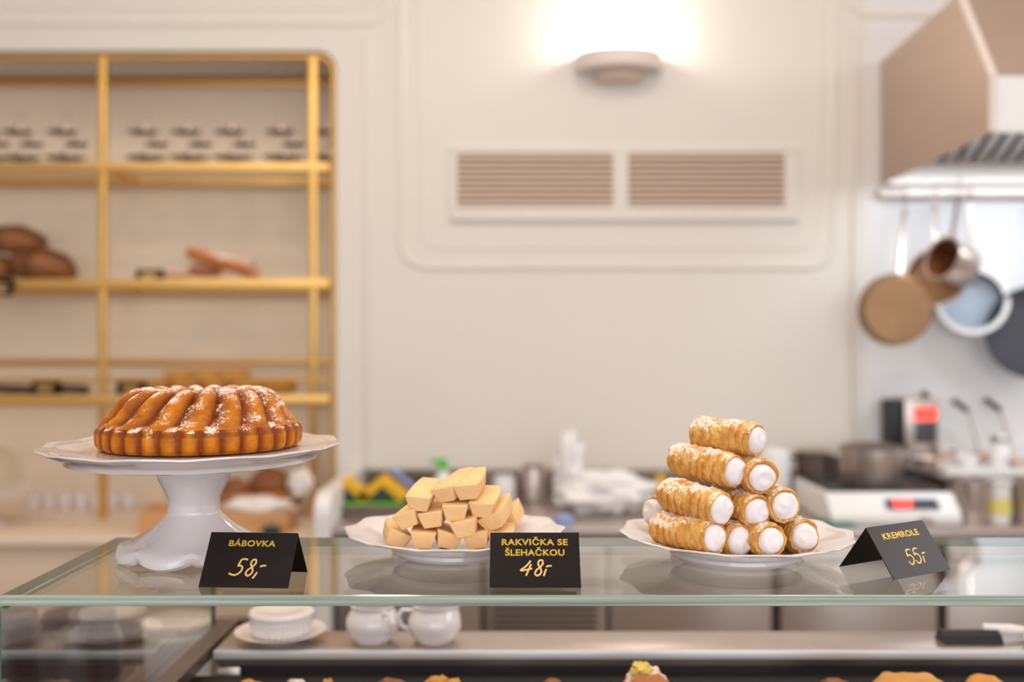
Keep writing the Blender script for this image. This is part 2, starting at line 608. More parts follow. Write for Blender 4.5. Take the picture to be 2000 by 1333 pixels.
t = thing('shelving_unit', 'tall brass shelving unit with glass shelves set into the wall niche', 'shelving', (0, 0, 0))
px_posts = (sxp(612), sxp(201), sxp(-212))
for x in px_posts:
    for y in (SY0,):
        b = MB(); b.box(x - 0.0165, x + 0.0165, y - 0.012, y + 0.012, 0.80, szp(106) - 0.01, 0.004)
        b.build('post', M['gold'], t)
b = MB()
path = [(NX0 + 0.02, SY0, NTOP - 0.018)] + [(p[0], SY0, p[1]) for p in reversed(arc(NX1 - R, NTOP - R, R - 0.016, 0, PI / 2, 8))] + [(NX1 - 0.016, SY0, CZ - 0.69)]
b.tube(path, 0.011, 10, flat=((0, 1, 0), 0.9), up=(0, 1, 0))
b.build('border_trim', M['gold'], t)
b = MB(); b.box(NX0 + 0.02, sxp(640), SY1 - 0.012, SY1 + 0.012, szp(106) - 0.03, szp(106), 0.004); b.build('top_rail', M['gold'], t)
shelves = ((327, 0.034), (555, 0.040), (782, 0.042))
xl, xr = NX0 + 0.02, NX1 - 0.03
SZ = []
for py, th in shelves:
    z = szp(py)
    SZ.append(z + th / 2)
    f = MB()
    f.box(xl, xr, SY0 - 0.014, SY0 + 0.012, z - th / 2, z + th / 2, 0.004)
    f.box(xl, xr, SY1 - 0.012, SY1 + 0.012, z - th / 2, z + th / 2 - 0.006, 0.004)
    for x in (xr - 0.012, px_posts[1], px_posts[2]):
        f.box(x - 0.01, x + 0.01, SY0 + 0.013, SY1 - 0.013, z - th / 2, z + th / 2 - 0.009)
    fr = f.build('shelf_frame', M['gold'], t)
    g = MB(); g.box(xl + 0.001, xr - 0.001, SY0 + 0.012, SY1 - 0.012, z + th / 2 - 0.008, z + th / 2)
    g.build('glass_shelf', M['pane_thin'], t, smooth=False)
for py, y in ((706, SY0 - 0.004), (742, SY0 - 0.004), (716, SY1)):
    b = MB(); b.tube([(xl, y, szp(py)), (xr, y, szp(py))], 0.0085 if y < 4 else 0.006, 10)
    b.build('guard_rail', M['gold'], t)

# tiered silver stands on the top shelf
STY = 3.995


def tiered(label, x, first=[None]):
    if first[0] is not None:
        return dup(first[0], (x, STY, SZ[0]), label)
    t = thing('tiered_stand', label, 'stand', (x, STY, SZ[0]), 0, 'silver tiered stands on the top shelf')
    t.scale = (1.06, 0.72, 1.08)
    m = M['steel_dark']
    for nm, cx, z, r in (('lower_tray', 0, 0.022, 0.078), ('middle_tray', 0.042, 0.072, 0.046), ('upper_tray', -0.012, 0.118, 0.058)):
        b = MB()
        b.lathe([(0.004, z), (r * 0.75, z + 0.001), (r, z + 0.008), (r, z + 0.010), (r * 0.75, z + 0.004), (0.004, z + 0.003)], (cx, 0, 0), 24)
        b.build(nm, m, t)
        b = MB()
        b.lathe([(0.012, z + 0.006), (0.020, z + 0.016), (0.018, z + 0.028), (0.006, z + 0.034)], (cx + 0.005, 0, 0), 16)
        b.build('glass_cup', M['pansteel'], t)
    b = MB()
    b.lathe([(0.035, 0), (0.03, 0.006), (0.006, 0.012), (0.0035, 0.02), (0.0035, 0.165), (0.001, 0.168)], seg=16)
    b.tube([(0.016 * math.cos(a), 0, 0.182 + 0.016 * math.sin(a)) for a in [2 * PI * k / 14 for k in range(14)]], 0.0025, 6, closed=True, up=(0, 1, 0))
    b.build('center_pole', M['pansteel'], t)
    first[0] = t
    return t


for px, lab in ((285, 'silver tiered stand on the top brass shelf, just right of the left brass post'),
                (-25, 'silver tiered stand on the top brass shelf cut by the left photo edge'),
                (40, 'silver tiered stand on the top brass shelf, second left of the left brass post'),
                (128, 'silver tiered stand on the top brass shelf, directly left of the left brass post'),
                (370, 'silver tiered stand on the top brass shelf, second right of the left brass post'),
                (455, 'silver tiered stand on the top brass shelf, third right of the left brass post'),
                (553, 'silver tiered stand on the top brass shelf, nearest left of the right brass post'),
                (641, 'silver tiered stand on the top brass shelf, mostly hidden behind the wall edge')):
    tiered(lab, sxp(px, STY))


def loaf(name, label, cat, px, py, wpx, hpx, Y, m, zbase, rot=0.0, amp=0.12, seed=1, dep=None, group=None):
    k = Y / F
    w2, h = wpx * k / 2, hpx * k
    c = P(px, py, Y)
    b = MB()
    b.blob((0, 0, h * 0.42), w2, dep or w2 * 0.8, h * 0.58, 28, 16, amp, 6, seed, flatten=h * 0.42, mt=Matrix.Rotation(rot, 3, 'Y').to_4x4())
    o = b.build(name, m, loc=(c.x, Y, zbase))
    return tag(o, label, cat, group)


S2 = SZ[1]
loaf('bread_loaf', 'dark round bread loaf leaning low at the right of the loaf pile', 'bread', 84, 510, 128, 64, 4.04, M['bread'], S2, 0.10, seed=2, group='dark loaves on the brass shelf')
loaf('bread_loaf', 'dark round bread loaf at the left photo edge behind the hanging black sign', 'bread', -22, 520, 110, 50, 4.05, M['bread'], S2, -0.1, seed=3, group='dark loaves on the brass shelf')
loaf('bread_loaf', 'dark round bread loaf on top of the loaf pile', 'bread', 28, 470, 118, 58, 4.06, M['bread'], S2 + 0.108, 0.12, seed=4, group='dark loaves on the brass shelf')


def small_card(label, px0, px1, py0, py1, Y, z=None, lean=0.3, lines=True):
    k = Y / F
    w, h = (px1 - px0) * k, (py1 - py0) * k
    c = P((px0 + px1) / 2, py1, Y)
    t = thing('price_card', label, 'sign', (c.x, Y, c.z if z is None else z), 0, 'small black price cards on the brass shelving')
    b = MB()
    b.prism([(0, 0), (-0.002, 0), (h * lean, h), (h * lean + 0.002, h)], 0, -w / 2, w / 2)
    b.prism([(2 * h * lean + 0.002, 0), (2 * h * lean + 0.004, 0), (h * lean + 0.0025, h), (h * lean, h)], 0, -w / 2, w / 2)
    b.build('card', M['black_card'], t, smooth=False)
    b = MB()
    for q in ((0.62, 0.30), (0.4, 0.22), (0.22, 0.26)):
        zz = h * q[0]
        yy = zz * lean - 0.004
        b.box(-w * q[1], w * q[1], yy - 0.001, yy + 0.0005, zz - 0.003, zz + 0.003)
    b.build('print_line', M['gold_ink'], t, smooth=False)
    return t


small_card('small black card on the middle brass shelf beside the dusted strudel', 263, 318, 524, 545, 3.99, S2, 0.3)
small_card('black sign hanging over the middle brass shelf edge at the left photo edge', -20, 24, 545, 578, 3.90, None, 0.02)
S3 = SZ[2]
small_card('large black price card on the lower brass shelf left of the left post', 58, 115, 740, 768, 3.99, S3, 0.35)
small_card('black price card on the lower brass shelf right of the left post', 225, 282, 740, 768, 3.99, S3, 0.35)

# strudel pieces
def log_piece(label, a, c, r, m, sq=0.8, name='strudel_piece', group=None, cat='pastry'):
    a, c = Vector(a), Vector(c)
    mid = (a + c) / 2
    n = 12
    pts, rs = [], []
    for i in range(n + 1):
        f = i / n
        pts.append(a.lerp(c, f) - mid)
        rs.append(r * (0.72 + 0.28 * min(1, 6 * min(f, 1 - f))))
    b = MB()
    b.tube(pts, rs, 14, flat=((0, 0, 1), sq))
    return tag(b.build(name, m, loc=mid), label, cat, group)


log_piece('sugar dusted strudel slice lying tilted over others on the middle brass shelf', P(370, 492, 4.05), P(492, 526, 4.0), 0.044, M['strudel'], 0.75)
log_piece('strudel slice lying beneath the tilted slice on the middle brass shelf', P(372, 528, 4.1) + Vector((0, 0, 0.0)), P(430, 530, 4.1), 0.034, M['strudel'], 0.75)
log_piece('thin brown pastry stick beside the small black card on the middle brass shelf', P(322, 537, 4.02), P(372, 537, 4.06), 0.014, M['strudel'], 0.8)
log_piece('short strudel end at the right of the middle brass shelf', P(470, 528, 4.1), P(500, 536, 3.99), 0.024, M['strudel'], 0.85)

# buns on the lower shelf
for i, (a, c, dz) in enumerate(((330, 372, 0.045), (388, 430, 0.045), (440, 480, 0.047), (345, 395, 0), (405, 455, 0), (462, 512, 0), (520, 572, 0.0), (300, 338, 0.0))):
    pos = ('far left of the upper row', 'second of the upper row', 'right of the upper row', 'left of the lower row',
           'middle of the lower row', 'right middle of the lower row', 'far right of the lower row', 'beside the black card')[i]
    Y = 4.05
    log_piece('golden filled bun on the lower brass shelf, ' + pos, (sxp(a, Y), Y - 0.04, S3 + 0.026 + dz), (sxp(c, Y), Y + 0.05, S3 + 0.026 + dz), 0.027, M['bun'], 0.9, 'golden_bun', 'golden buns on the lower shelf')
for i, (a, c) in enumerate(((-20, 40), (18, 62), (118, 176))):
    lab = ('dark chocolate pastry at the left photo edge on the lower brass shelf', 'dark chocolate pastry left of the large black card', 'dark chocolate pastry between the large black card and left post')[i]
    Y = 4.06 + 0.05 * (i == 0)
    log_piece(lab, (sxp(a, Y), Y, S3 + 0.02), (sxp(c, Y), Y, S3 + 0.016), 0.019, M['choc'], 0.9, 'chocolate_pastry', 'dark pastries on the lower shelf')

# ------------------------------------------------------------------ left counter
CT = 0.80
t = thing('sideboard', 'cream painted sideboard counter under the brass shelving', 'cabinet', (-2.2, 3.7, 0))
b = MB(); b.box(-1.7, 1.56, -0.16, 0.19, CT - 0.03, CT, 0.006); b.box(NX0 + 2.2, NX1 + 2.2, 0.19, 0.63, CT - 0.03, CT); b.build('countertop', M['counter'], t)
b = MB(); b.box(-1.7, 1.55, -0.12, -0.10, 0.50, CT - 0.031, 0.003); b.build('drawer_front', M['cabinet'], t)
b = MB(); b.box(-1.7, 1.55, -0.09, 0.19, 0, CT - 0.031); b.build('carcass', M['recess'], t, smooth=False)

CY = 4.12
cup0 = None
cups = ((66, 'leftmost white cup in the row on the cream sideboard'), (97, 'second white cup from the left in the sideboard row'),
        (128, 'third white cup from the left in the sideboard row'), (159, 'fourth white cup from the left in the sideboard row'),
        (190, 'fifth white cup from the left in the sideboard row'), (221, 'sixth white cup from the left in the sideboard row'),
        (252, 'rightmost white cup in the sideboard row near the basket'))
for px, lab in cups:
    x = sxp(px, CY)
    if cup0 is None:
        cup0 = thing('cup', lab, 'cup', (x, CY, CT), 0, 'row of small white cups on the sideboard')
        b = MB(); b.lathe([(0.018, 0), (0.021, 0.004), (0.027, 0.05), (0.028, 0.062), (0.026, 0.062), (0.024, 0.05), (0.017, 0.006), (0.002, 0.005)], seg=20)
        b.build('body', M['porcelain'], cup0)
        b = MB(); b.tube([(0.026, 0, 0.05), (0.040, 0, 0.046), (0.041, 0, 0.028), (0.025, 0, 0.018)], 0.0035, 8, up=(0, 1, 0)); b.build('handle', M['porcelain'], cup0)
    else:
        dup(cup0, (x, CY, CT), lab)

# glass dome stand at the left edge
t = thing('cake_dome', 'white cake stand with glass dome at the left photo edge on the sideboard', 'cake stand', (sxp(-38, 3.75), 3.75, CT))
b = MB(); b.lathe([(0.09, 0), (0.085, 0.008), (0.03, 0.02), (0.018, 0.05), (0.02, 0.11), (0.05, 0.125), (0.185, 0.135), (0.19, 0.145), (0.16, 0.140), (0.01, 0.138)], seg=40); b.build('stand', M['porcelain'], t)
b = MB(); b.lathe([(0.15, 0.146), (0.152, 0.20), (0.14, 0.25), (0.10, 0.29), (0.04, 0.305), (0.012, 0.308)], seg=40, cap0=False); b.build('dome', M['pane_thin'], t)
b = MB(); b.blob((0, 0, 0.325), 0.018, 0.018, 0.018, 14, 8); b.build('knob', M['pane_thin'], t)

# basket, box, bread and paper at the right of the sideboard
def basket(label, px0, px1, Y, ry, h):
    x0, x1 = sxp(px0, Y), sxp(px1, Y)
    t = thing('basket', label, 'basket', ((x0 + x1) / 2, Y, CT))
    w2 = (x1 - x0) / 2
    b = MB()
    def sq(r, z, a):
        k = 1 + 0.012 * math.sin(a * 30 + (z * 900)) 
        return r * k, z
    mt = Matrix.Scale(ry / w2, 4, (0, 1, 0))
    b.lathe([(w2 * 0.82, 0), (w2 * 0.9, h * 0.4), (w2, h), (w2 * 0.95, h), (w2 * 0.85, h * 0.4), (w2 * 0.78, 0.01)], seg=60, fn=sq, mt=mt)
    b.build('woven_body', M['wicker'], t)
    b = MB()
    b.tube([(w2 * 0.98 * math.cos(a), ry * 0.98 * math.sin(a), h + 0.004 * math.sin(a * 24)) for a in [2 * PI * k / 72 for k in range(72)]], 0.012, 8, closed=True)
    b.build('braided_rim', M['wicker'], t)
    return t


basket('brown wicker basket with bread and paper on the sideboard behind the tan box', 330, 596, 3.98, 0.17, 0.10)
loaf('bread_loaf', 'brown bread loaf rising out of the wicker basket', 'bread', 525, 930, 84, 70, 3.98, M['loaf'], CT + 0.05, 0.1, seed=9)
loaf('bread_loaf', 'small brown bread loaf in the wicker basket beside the cake stand neck', 'bread', 455, 930, 66, 58, 3.92, M['loaf'], CT + 0.045, -0.1, seed=11)


def crumple(name, label, cat, c, rx, ry, rz, m, seed, amp=0.45):
    b = MB()
    b.blob((0, 0, rz), rx, ry, rz, 32, 20, amp, 9, seed, flatten=rz * 0.98)
    return tag(b.build(name, m, loc=c, sharp=60), label, cat)


crumple('paper_bag', 'white paper bag standing at the right end of the wicker basket', 'bag', (sxp(588, 3.93), 3.93, CT + 0.08), 0.05, 0.04, 0.055, M['paper'], 5)
t = thing('wooden_box', 'tan wooden box on the sideboard in front of the wicker basket', 'box', (sxp(430, 3.68), 3.68, CT))
b = MB()
for (a, c, d, e) in ((-0.27, 0.27, -0.09, -0.078), (-0.27, 0.27, 0.078, 0.09), (-0.27, -0.258, -0.078, 0.078), (0.258, 0.27, -0.078, 0.078)):
    b.box(a, c, d, e, 0.0, 0.085, 0.002)
b.build('side_panel', M['woodbox'], t)
b = MB(); b.box(-0.258, 0.258, -0.078, 0.078, 0.0, 0.01); b.build('bottom_panel', M['woodbox'], t)
crumple('paper_bag', 'white paper bag lying in the tan wooden box', 'bag', (sxp(505, 3.70), 3.70, CT + 0.05), 0.13, 0.07, 0.035, M['paper'], 8, 0.3)
o = MB(); o.blob((0, 0, 0.02), 0.035, 0.02, 0.02, 16, 8, 0.3, 8, 4)
tag(o.build('green_bundle', M['dgreen'], loc=(sxp(530, 3.57), 3.57, CT + 0.0)), 'small dark green bundle in front of the tan wooden box', 'bundle')

# ------------------------------------------------------------------ kitchen worktop
WT = 0.90
t = thing('worktop_unit', 'long stainless kitchen worktop with refrigerated fronts along the back wall', 'counter', (0, 3.55, 0))
b = MB(); b.box(-0.57, 3.4, -0.36, 0.345, WT - 0.04, WT, 0.004); b.build('worktop', M['steel'], t)
b = MB(); b.box(-0.57, 1.10, 0.330, 0.349, WT, wz(917), 0.003); b.build('backsplash', M['steel_dark'], t)
b = MB(); b.box(-0.56, 3.39, -0.31, 0.34, 0.08, WT - 0.041); b.build('carcass', M['recess'], t, smooth=False)
for a, c in ((-0.56, -0.10), (0.315, 0.836), (0.866, 1.37), (1.40, 1.95), (1.98, 2.6)):
    b = MB(); b.box(a, c, -0.345, -0.312, 0.12, WT - 0.05, 0.006)
    dr = b.build('cabinet_door', M['steel'], t)
    b = MB(); b.box(a + 0.04, c - 0.04, -0.368, -0.345, WT - 0.115, WT - 0.095, 0.004); b.build('door_handle', M['steel_dark'], dr)
b = MB(); b.box(-0.088, 0.305, -0.335, -0.312, 0.12, WT - 0.05, 0.004)
gp = b.build('compressor_panel', M['steel'], t)
b = MB()
for i in range(16):
    zc = 0.5 + i * 0.02
    b.box(-0.06, 0.275, -0.345, -0.335, zc, zc + 0.009)
b.build('louvre', M['steel_dark'], gp, smooth=False)

# white end panel
t = MB()
poly = [(3.17, 0.0), (3.17, CZ - 0.56)] + list(reversed(arc(3.24, CZ - 0.56, 0.07, PI / 2, PI, 8))) + [(3.895, CZ - 0.49), (3.895, 0.0)]
poly = [(3.17, 0.0)] + [(3.24 + 0.07 * math.cos(PI - i * PI / 16), CZ - 0.56 + 0.07 * math.sin(PI - i * PI / 16)) for i in range(9)] + [(3.895, CZ - 0.49), (3.895, 0.0)]
t.prism(poly, 0, -0.632, -0.58, 0.004)
tag(t.build('end_panel', M['white'], smooth=True), 'white round cornered end panel between sideboard and kitchen worktop', 'panel')

# cloth packets in the dark tray
t = thing('storage_tray', 'dark grey tray holding yellow and green packets on the worktop left end', 'tray', (sxp(735, 3.5), 3.5, WT))
b = MB()
b.box(-0.17, 0.17, -0.12, 0.12, 0, 0.008)
for (a, c, d, e) in ((-0.17, 0.17, -0.12, -0.112), (-0.17, 0.17, 0.112, 0.12), (-0.17, -0.162, -0.112, 0.112), (0.162, 0.17, -0.112, 0.112)):
    b.box(a, c, d, e, 0.008, 0.04)
b.build('tray_body', M['steel_dark'], t)


def packet(label, px, Y, w, h):
    t = thing('cloth_packet', label, 'packet', (sxp(px, Y), Y, WT + 0.0085), 0, 'yellow and green packets in the dark tray')
    b = MB(); b.prism([(-w, 0.035), (w, 0.035), (0, 0.035 + h * 0.7)], 1, -0.03, 0.05); b.build('dark_core', M['dgreen'], t, smooth=False)
    b = MB(); b.box(-w * 1.15, w * 1.15, -0.05, 0.06, 0, 0.034, 0.006); b.build('lime_base', M['green'], t)
    b = MB(); b.prism([(-w - 0.03, 0.055), (-w + 0.0, 0.036), (0, 0.036 + h * 0.72), (w - 0.0, 0.036), (w + 0.03, 0.055), (0, 0.05 + h)], 1, -0.02, 0.06); b.build('yellow_cover', M['yellow'], t, smooth=False)
    return t


packet('yellow packet with lime base, right one in the dark tray', 748, 3.46, 0.06, 0.075)
packet('yellow packet with lime base, left one beside the white end panel', 676, 3.46, 0.055, 0.07)

t = thing('cleaning_brush', 'pale blue brush handle leaning over the dark tray', 'brush', (sxp(790, 3.62), 3.62, WT))
b = MB(); b.tube([(0.07, 0, 0.005), (0.03, 0, 0.07), (-0.05, 0, 0.135)], 0.010, 8); b.build('handle', M['blue'], t)
b = MB(); b.box(0.05, 0.11, -0.02, 0.02, 0.0, 0.025, 0.005); b.build('head', M['blue'], t)
t = thing('spray_bottle', 'white bottle with bright green nozzle standing behind the biscuit pile', 'bottle', (sxp(866, 3.65), 3.65, WT))
b = MB(); b.lathe([(0.036, 0), (0.04, 0.006), (0.04, 0.07), (0.032, 0.10), (0.016, 0.118), (0.015, 0.13)], seg=24); b.build('body', M['white'], t)
b = MB(); b.lathe([(0.017, 0.13), (0.017, 0.15), (0.010, 0.155)], seg=16); b.box(-0.045, 0.012, -0.009, 0.009, 0.15, 0.168, 0.004); b.build('nozzle', M['bottle_green'], t)


def jar(label, px, Y, z, r, h, m, lid=None, group=None, name='glass_jar'):
    t = thing(name, label, 'jar', (sxp(px, Y), Y, z), 0, group)
    b = MB(); b.lathe([(r * 0.9, 0), (r, 0.006), (r, h * 0.8), (r * 0.85, h * 0.92), (r * 0.86, h), (r * 0.8, h), (r * 0.8, h * 0.9), (r * 0.93, h * 0.78), (r * 0.93, 0.01), (0.002, 0.008)], seg=32)
    b.build('body', m, t)
    if lid:
        b = MB(); b.lathe([(r * 0.9, h + 0.001), (r * 0.9, h + 0.02), (r * 0.8, h + 0.024)], seg=28); b.build('lid', lid, t)
    return t


jar('small clear jar on the worktop just right of the biscuit pile', 985, 3.7, WT, 0.042, 0.10, M['white'])
jar('steel beaker on the worktop against the backsplash right of the biscuit pile', 1042, 3.75, WT, 0.05, 0.13, M['steel'], name='steel_beaker')
crumple('plastic_bag', 'crumpled white plastic bag lying on the worktop behind the cream rolls', 'bag', (sxp(1180, 3.5), 3.5, WT), 0.165, 0.11, 0.065, M['white'], 12, 0.5)
crumple('plastic_bag', 'tall white plastic bag standing up at the left of the lying bag', 'bag', (sxp(1112, 3.62), 3.62, WT), 0.055, 0.05, 0.125, M['white'], 15, 0.5)
t = MB(); t.lathe([(0.03, 0), (0.032, 0.01), (0.03, 0.03), (0.02, 0.036)], seg=20)
tag(t.build('round_lid', M['blue'], loc=(sxp(1102, 3.24), 3.24, WT)), 'small pale blue round lid on the worktop front edge', 'lid')
b = MB(); b.lathe([(0.055, 0), (0.06, 0.01), (0.06, 0.17), (0.055, 0.19), (0.03, 0.2)], seg=28)
tag(b.build('white_canister', M['white'], loc=(sxp(1512, 3.7), 3.7, WT)), 'white canister on the worktop behind the cream rolls pile', 'canister')
b = MB(); b.lathe([(0.02, 0), (0.022, 0.01), (0.022, 0.07), (0.012, 0.085), (0.012, 0.10)], seg=16)
tag(b.build('small_bottle', M['yellow'], loc=(sxp(1290, 3.75), 3.75, WT)), 'small yellow bottle on the worktop left of the cream rolls', 'bottle')

# induction hob with pots
HX0, HX1 = sxp(1618, 3.24), sxp(1872, 3.24)
t = thing('induction_hob', 'white tabletop induction hob with sloping panel and red digits', 'hob', ((HX0 + HX1) / 2, 3.24, WT))
hw = (HX1 - HX0) / 2
b = MB(); b.prism([(-0.03, 0.004), (-0.03, 0.035), (0.035, 0.100), (0.40, 0.100), (0.40, 0.004)], 0, -hw, hw, 0.006); b.build('housing', M['white'], t)
b = MB(); b.box(-hw + 0.015, hw - 0.015, 0.05, 0.39, 0.1005, 0.105, 0.002); b.build('glass_plate', M['black'], t)
sl = Matrix.Translation((0.03, 0.0, 0.0680)) @ Matrix.Rotation(math.atan2(0.065, 0.065), 4, 'X')
b = MB(); b.box(-0.055, 0.115, -0.020, 0.020, 0.0, 0.004, mt=sl); pn = b.build('control_panel', M['display'], t)
b = MB(); b.box(-0.03, 0.028, -0.013, 0.013, 0.0042, 0.006, mt=sl); b.build('red_digits', M['red_led'], pn)
b = MB(); b.lathe([(0.02, 0), (0.02, 0.02), (0.016, 0.024)], seg=20, mt=Matrix.Translation((0.09, -0.031, 0.02)) @ Matrix.Rotation(PI / 2, 4, 'X')); b.build('dial', M['steel'], t)


def pot(label, px, Y, z, r, h, m, handle_side=-1):
    t = thing('cooking_pot', label, 'pot', (sxp(px, Y), Y, z), 0, 'steel pots on the induction hob')
    b = MB(); b.lathe([(r * 0.95, 0), (r, 0.008), (r, h), (r + 0.004, h + 0.002), (r - 0.003, h + 0.002), (r - 0.004, 0.01), (0.002, 0.008)], seg=40); b.build('pot_body', m, t)
    b = MB(); b.lathe([(r + 0.002, h + 0.003), (r * 0.7, h + 0.014), (0.01, h + 0.02)], seg=36); b.build('lid', M['steel_dark'], t)
    for s in (-1, 1):
        b = MB(); b.tube([(s * (r - 0.001), -0.03, h * 0.8), (s * (r + 0.03), -0.025, h * 0.82), (s * (r + 0.03), 0.025, h * 0.82), (s * (r - 0.001), 0.03, h * 0.8)], 0.005, 8); b.build('handle', m, t)
    return t


pot('large steel pot with lid on the induction hob', 1700, 3.45, WT + 0.1055, 0.105, 0.125, M['steel'])
b = None
t = thing('saucepan', 'smaller dark steel saucepan on the worktop left of the induction hob', 'saucepan', (sxp(1600, 3.755), 3.755, WT))
b = MB(); b.lathe([(0.078, 0), (0.084, 0.008), (0.084, 0.184), (0.088, 0.187), (0.08, 0.187), (0.079, 0.01), (0.002, 0.008)], seg=36); b.build('pan_body', M['steel_dark'], t)
b = MB(); b.lathe([(0.086, 0.188), (0.06, 0.198), (0.01, 0.204)], seg=32); b.build('lid', M['steel'], t)
b = MB(); b.tube([(-0.082, -0.01, 0.16), (-0.19, -0.04, 0.175)], 0.008, 8); b.build('handle', M['black'], t)
b = MB(); b.blob((0, 0, 0.006), 0.10, 0.05, 0.012, 24, 8, 0.4, 8, 3, flatten=0.005)
tag(b.build('folded_cloth', M['teal'], loc=(sxp(1618, 3.235), 3.23, WT)), 'teal cloth lying at the left foot of the induction hob', 'cloth')

# raised steel shelf at the right
RX = 1.525
RZ = CZ - 0.4556
t = thing('raised_shelf', 'raised stainless shelf on posts at the right above the worktop', 'shelf', (2.2, 3.69, WT))
b = MB(); b.box(RX - 2.2, 1.2, -0.203, 0.205, RZ - WT - 0.034, RZ - WT, 0.004); b.build('shelf_top', M['bright_steel'], t)
for x in (RX - 2.2 + 0.02, 1.1):
    b = MB(); b.box(x, x + 0.03, 0.15, 0.18, 0, RZ - WT - 0.034); b.build('post', M['steel_dark'], t)


def canister(label, px, Y, r, h, m, extra=None, name='steel_canister', z=WT):
    t = thing(name, label, 'container', (sxp(px, Y), Y, z))
    b = MB(); b.lathe([(r * 0.9, 0), (r * 0.94, 0.006), (r, h - 0.012), (r + 0.006, h - 0.008), (r + 0.006, h), (r - 0.002, h), (r * 0.9, 0.012), (0.002, 0.01)], seg=36); b.build('body', m, t)
    if extra:
        extra(t)
    return t


canister('tall stainless canister under the raised shelf right of the hob', 1893, 3.32, 0.066, 0.142, M['steel'])
canister('stainless canister under the raised shelf cut by the right photo edge', 2016, 3.32, 0.070, 0.142, M['steel'])


def lab_extra(t):
    b = MB(); b.lathe([(0.0385, 0.03), (0.0385, 0.08)], seg=24, cap0=False, cap1=False); b.build('label', M['lemon'], t)


canister('white bottle with yellow label between the two steel canisters', 1951, 3.30, 0.037, 0.138, M['white'], lab_extra, 'white_bottle')


t = thing('storage_crate', 'dark crate under the left end of the raised shelf behind the hob', 'crate', (sxp(1812, 3.70), 3.70, WT))
b = MB(); b.box(-0.085, 0.12, -0.09, 0.12, 0, 0.095, 0.004); b.build('crate_body', M['recess'], t)
b = MB(); b.box(-0.088, 0.123, -0.093, 0.123, 0.0955, 0.104, 0.003); b.build('lid', M['black'], t)


def dish(label, px, w, h, Y, m=M['pansteel']):
    k = Y / F
    t = MB(); r = w * k / 2
    hh = h * k
    t.lathe([(r * 0.7, 0), (r, hh * 0.8), (r, hh), (r * 0.92, hh), (r * 0.66, hh * 0.15), (0.002, hh * 0.12)], seg=28)
    return tag(t.build('steel_dish', m, loc=(sxp(px, Y), Y, RZ)), label, 'dish', 'dishes on the raised shelf')


dish('low steel dish at the left end of the raised shelf', 1812, 62, 18, 3.60)
dish('low steel dish behind the leftmost one on the raised shelf', 1842, 50, 20, 3.78)
dish('white bowl in the middle of the raised shelf', 1888, 44, 22, 3.62, M['white'])
dish('steel dish right of the white bowl on the raised shelf', 1925, 50, 20, 3.74)
jar('clear jar with steel lid on the raised shelf near the right photo edge', 1953, 3.64, RZ, 0.036, 0.085, M['white'], M['steel'])
dish('steel dish at the right photo edge on the raised shelf', 1990, 40, 16, 3.60)


def ladle(label, px, py, px2, py2, Y):
    a, c = P(px, py, Y), P(px2, py2, Y)
    base = Vector((c.x + 0.05, Y, RZ))
    t = thing('ladle', label, 'utensil', base)
    b = MB(); b.tube([a - base, c - base], 0.0105, 10); b.build('grip', M['black'], t)
    b = MB(); b.tube([c - base, Vector((0.0, 0, 0.02))], 0.004, 8); b.build('shaft', M['pansteel'], t)
    b = MB(); b.blob((0, 0, 0.012), 0.02, 0.02, 0.012, 14, 8); b.build('scoop', M['pansteel'], t)
    return t


ladle('ladle with black grip leaning behind the steel dishes, left of two', 1862, 782, 1889, 802, 3.84)
ladle('ladle with black grip leaning near the right photo edge', 1924, 780, 1953, 802, 3.84)

# wall controller with red digits
t = thing('timer_device', 'steel electronic timer with red digits mounted on the kitchen wall', 'timer', (sxp(1775, 3.85), 3.85, szp(880, 3.85)))
kk = 3.85 / F
b = MB(); b.box(-46 * kk, -22 * kk, -0.06, 0.045, 0, 100 * kk, 0.004); b.build('side_housing', M['black'], t)
b = MB(); b.box(-22 * kk, 44 * kk, -0.07, 0.045, 0, 104 * kk, 0.006); fc = b.build('face_plate', M['steel'], t)
b = MB(); b.box(-4 * kk, 38 * kk, -0.076, -0.070, 62 * kk, 86 * kk, 0.003); b.build('red_digits', M['red_led'], fc)
b = MB(); b.box(-2 * kk, 38 * kk, -0.075, -0.070, 18 * kk, 58 * kk, 0.002); kp = b.build('keypad', M['display'], fc)
b = MB()
for i in range(3):
    for j in range(3):
        cx, cz = (6 + i * 12) * kk, (26 + j * 12) * kk
        b.box(cx - 0.006, cx + 0.006, -0.079, -0.075, cz - 0.006, cz + 0.006)
b.build('keys', M['steel_dark'], kp, smooth=False)
b = MB(); b.tube([(20 * kk, -0.03, 114 * kk), (44 * kk, -0.03, 92 * kk)], 0.012, 10); b.build('lever', M['black'], t)

# ------------------------------------------------------------------ hood, rail and pans
HXX = 720 / F * 3.9
HB = CZ + 0.61
t = thing('extractor_hood', 'large stainless extractor hood over the kitchen corner', 'hood', (HXX, 3.9, HB))
HT = 1.095 - 0.61
prof = [(0, 0), (-0.90, 0.02), (-0.90, 0.22), (-0.62, 0.62), (-0.62, 1.1), (0, 1.1), (0, HT)]
prof = [(0, 0), (-0.90, 0.02), (-0.90, 0.165), (-0.30, HT), (0, HT)]
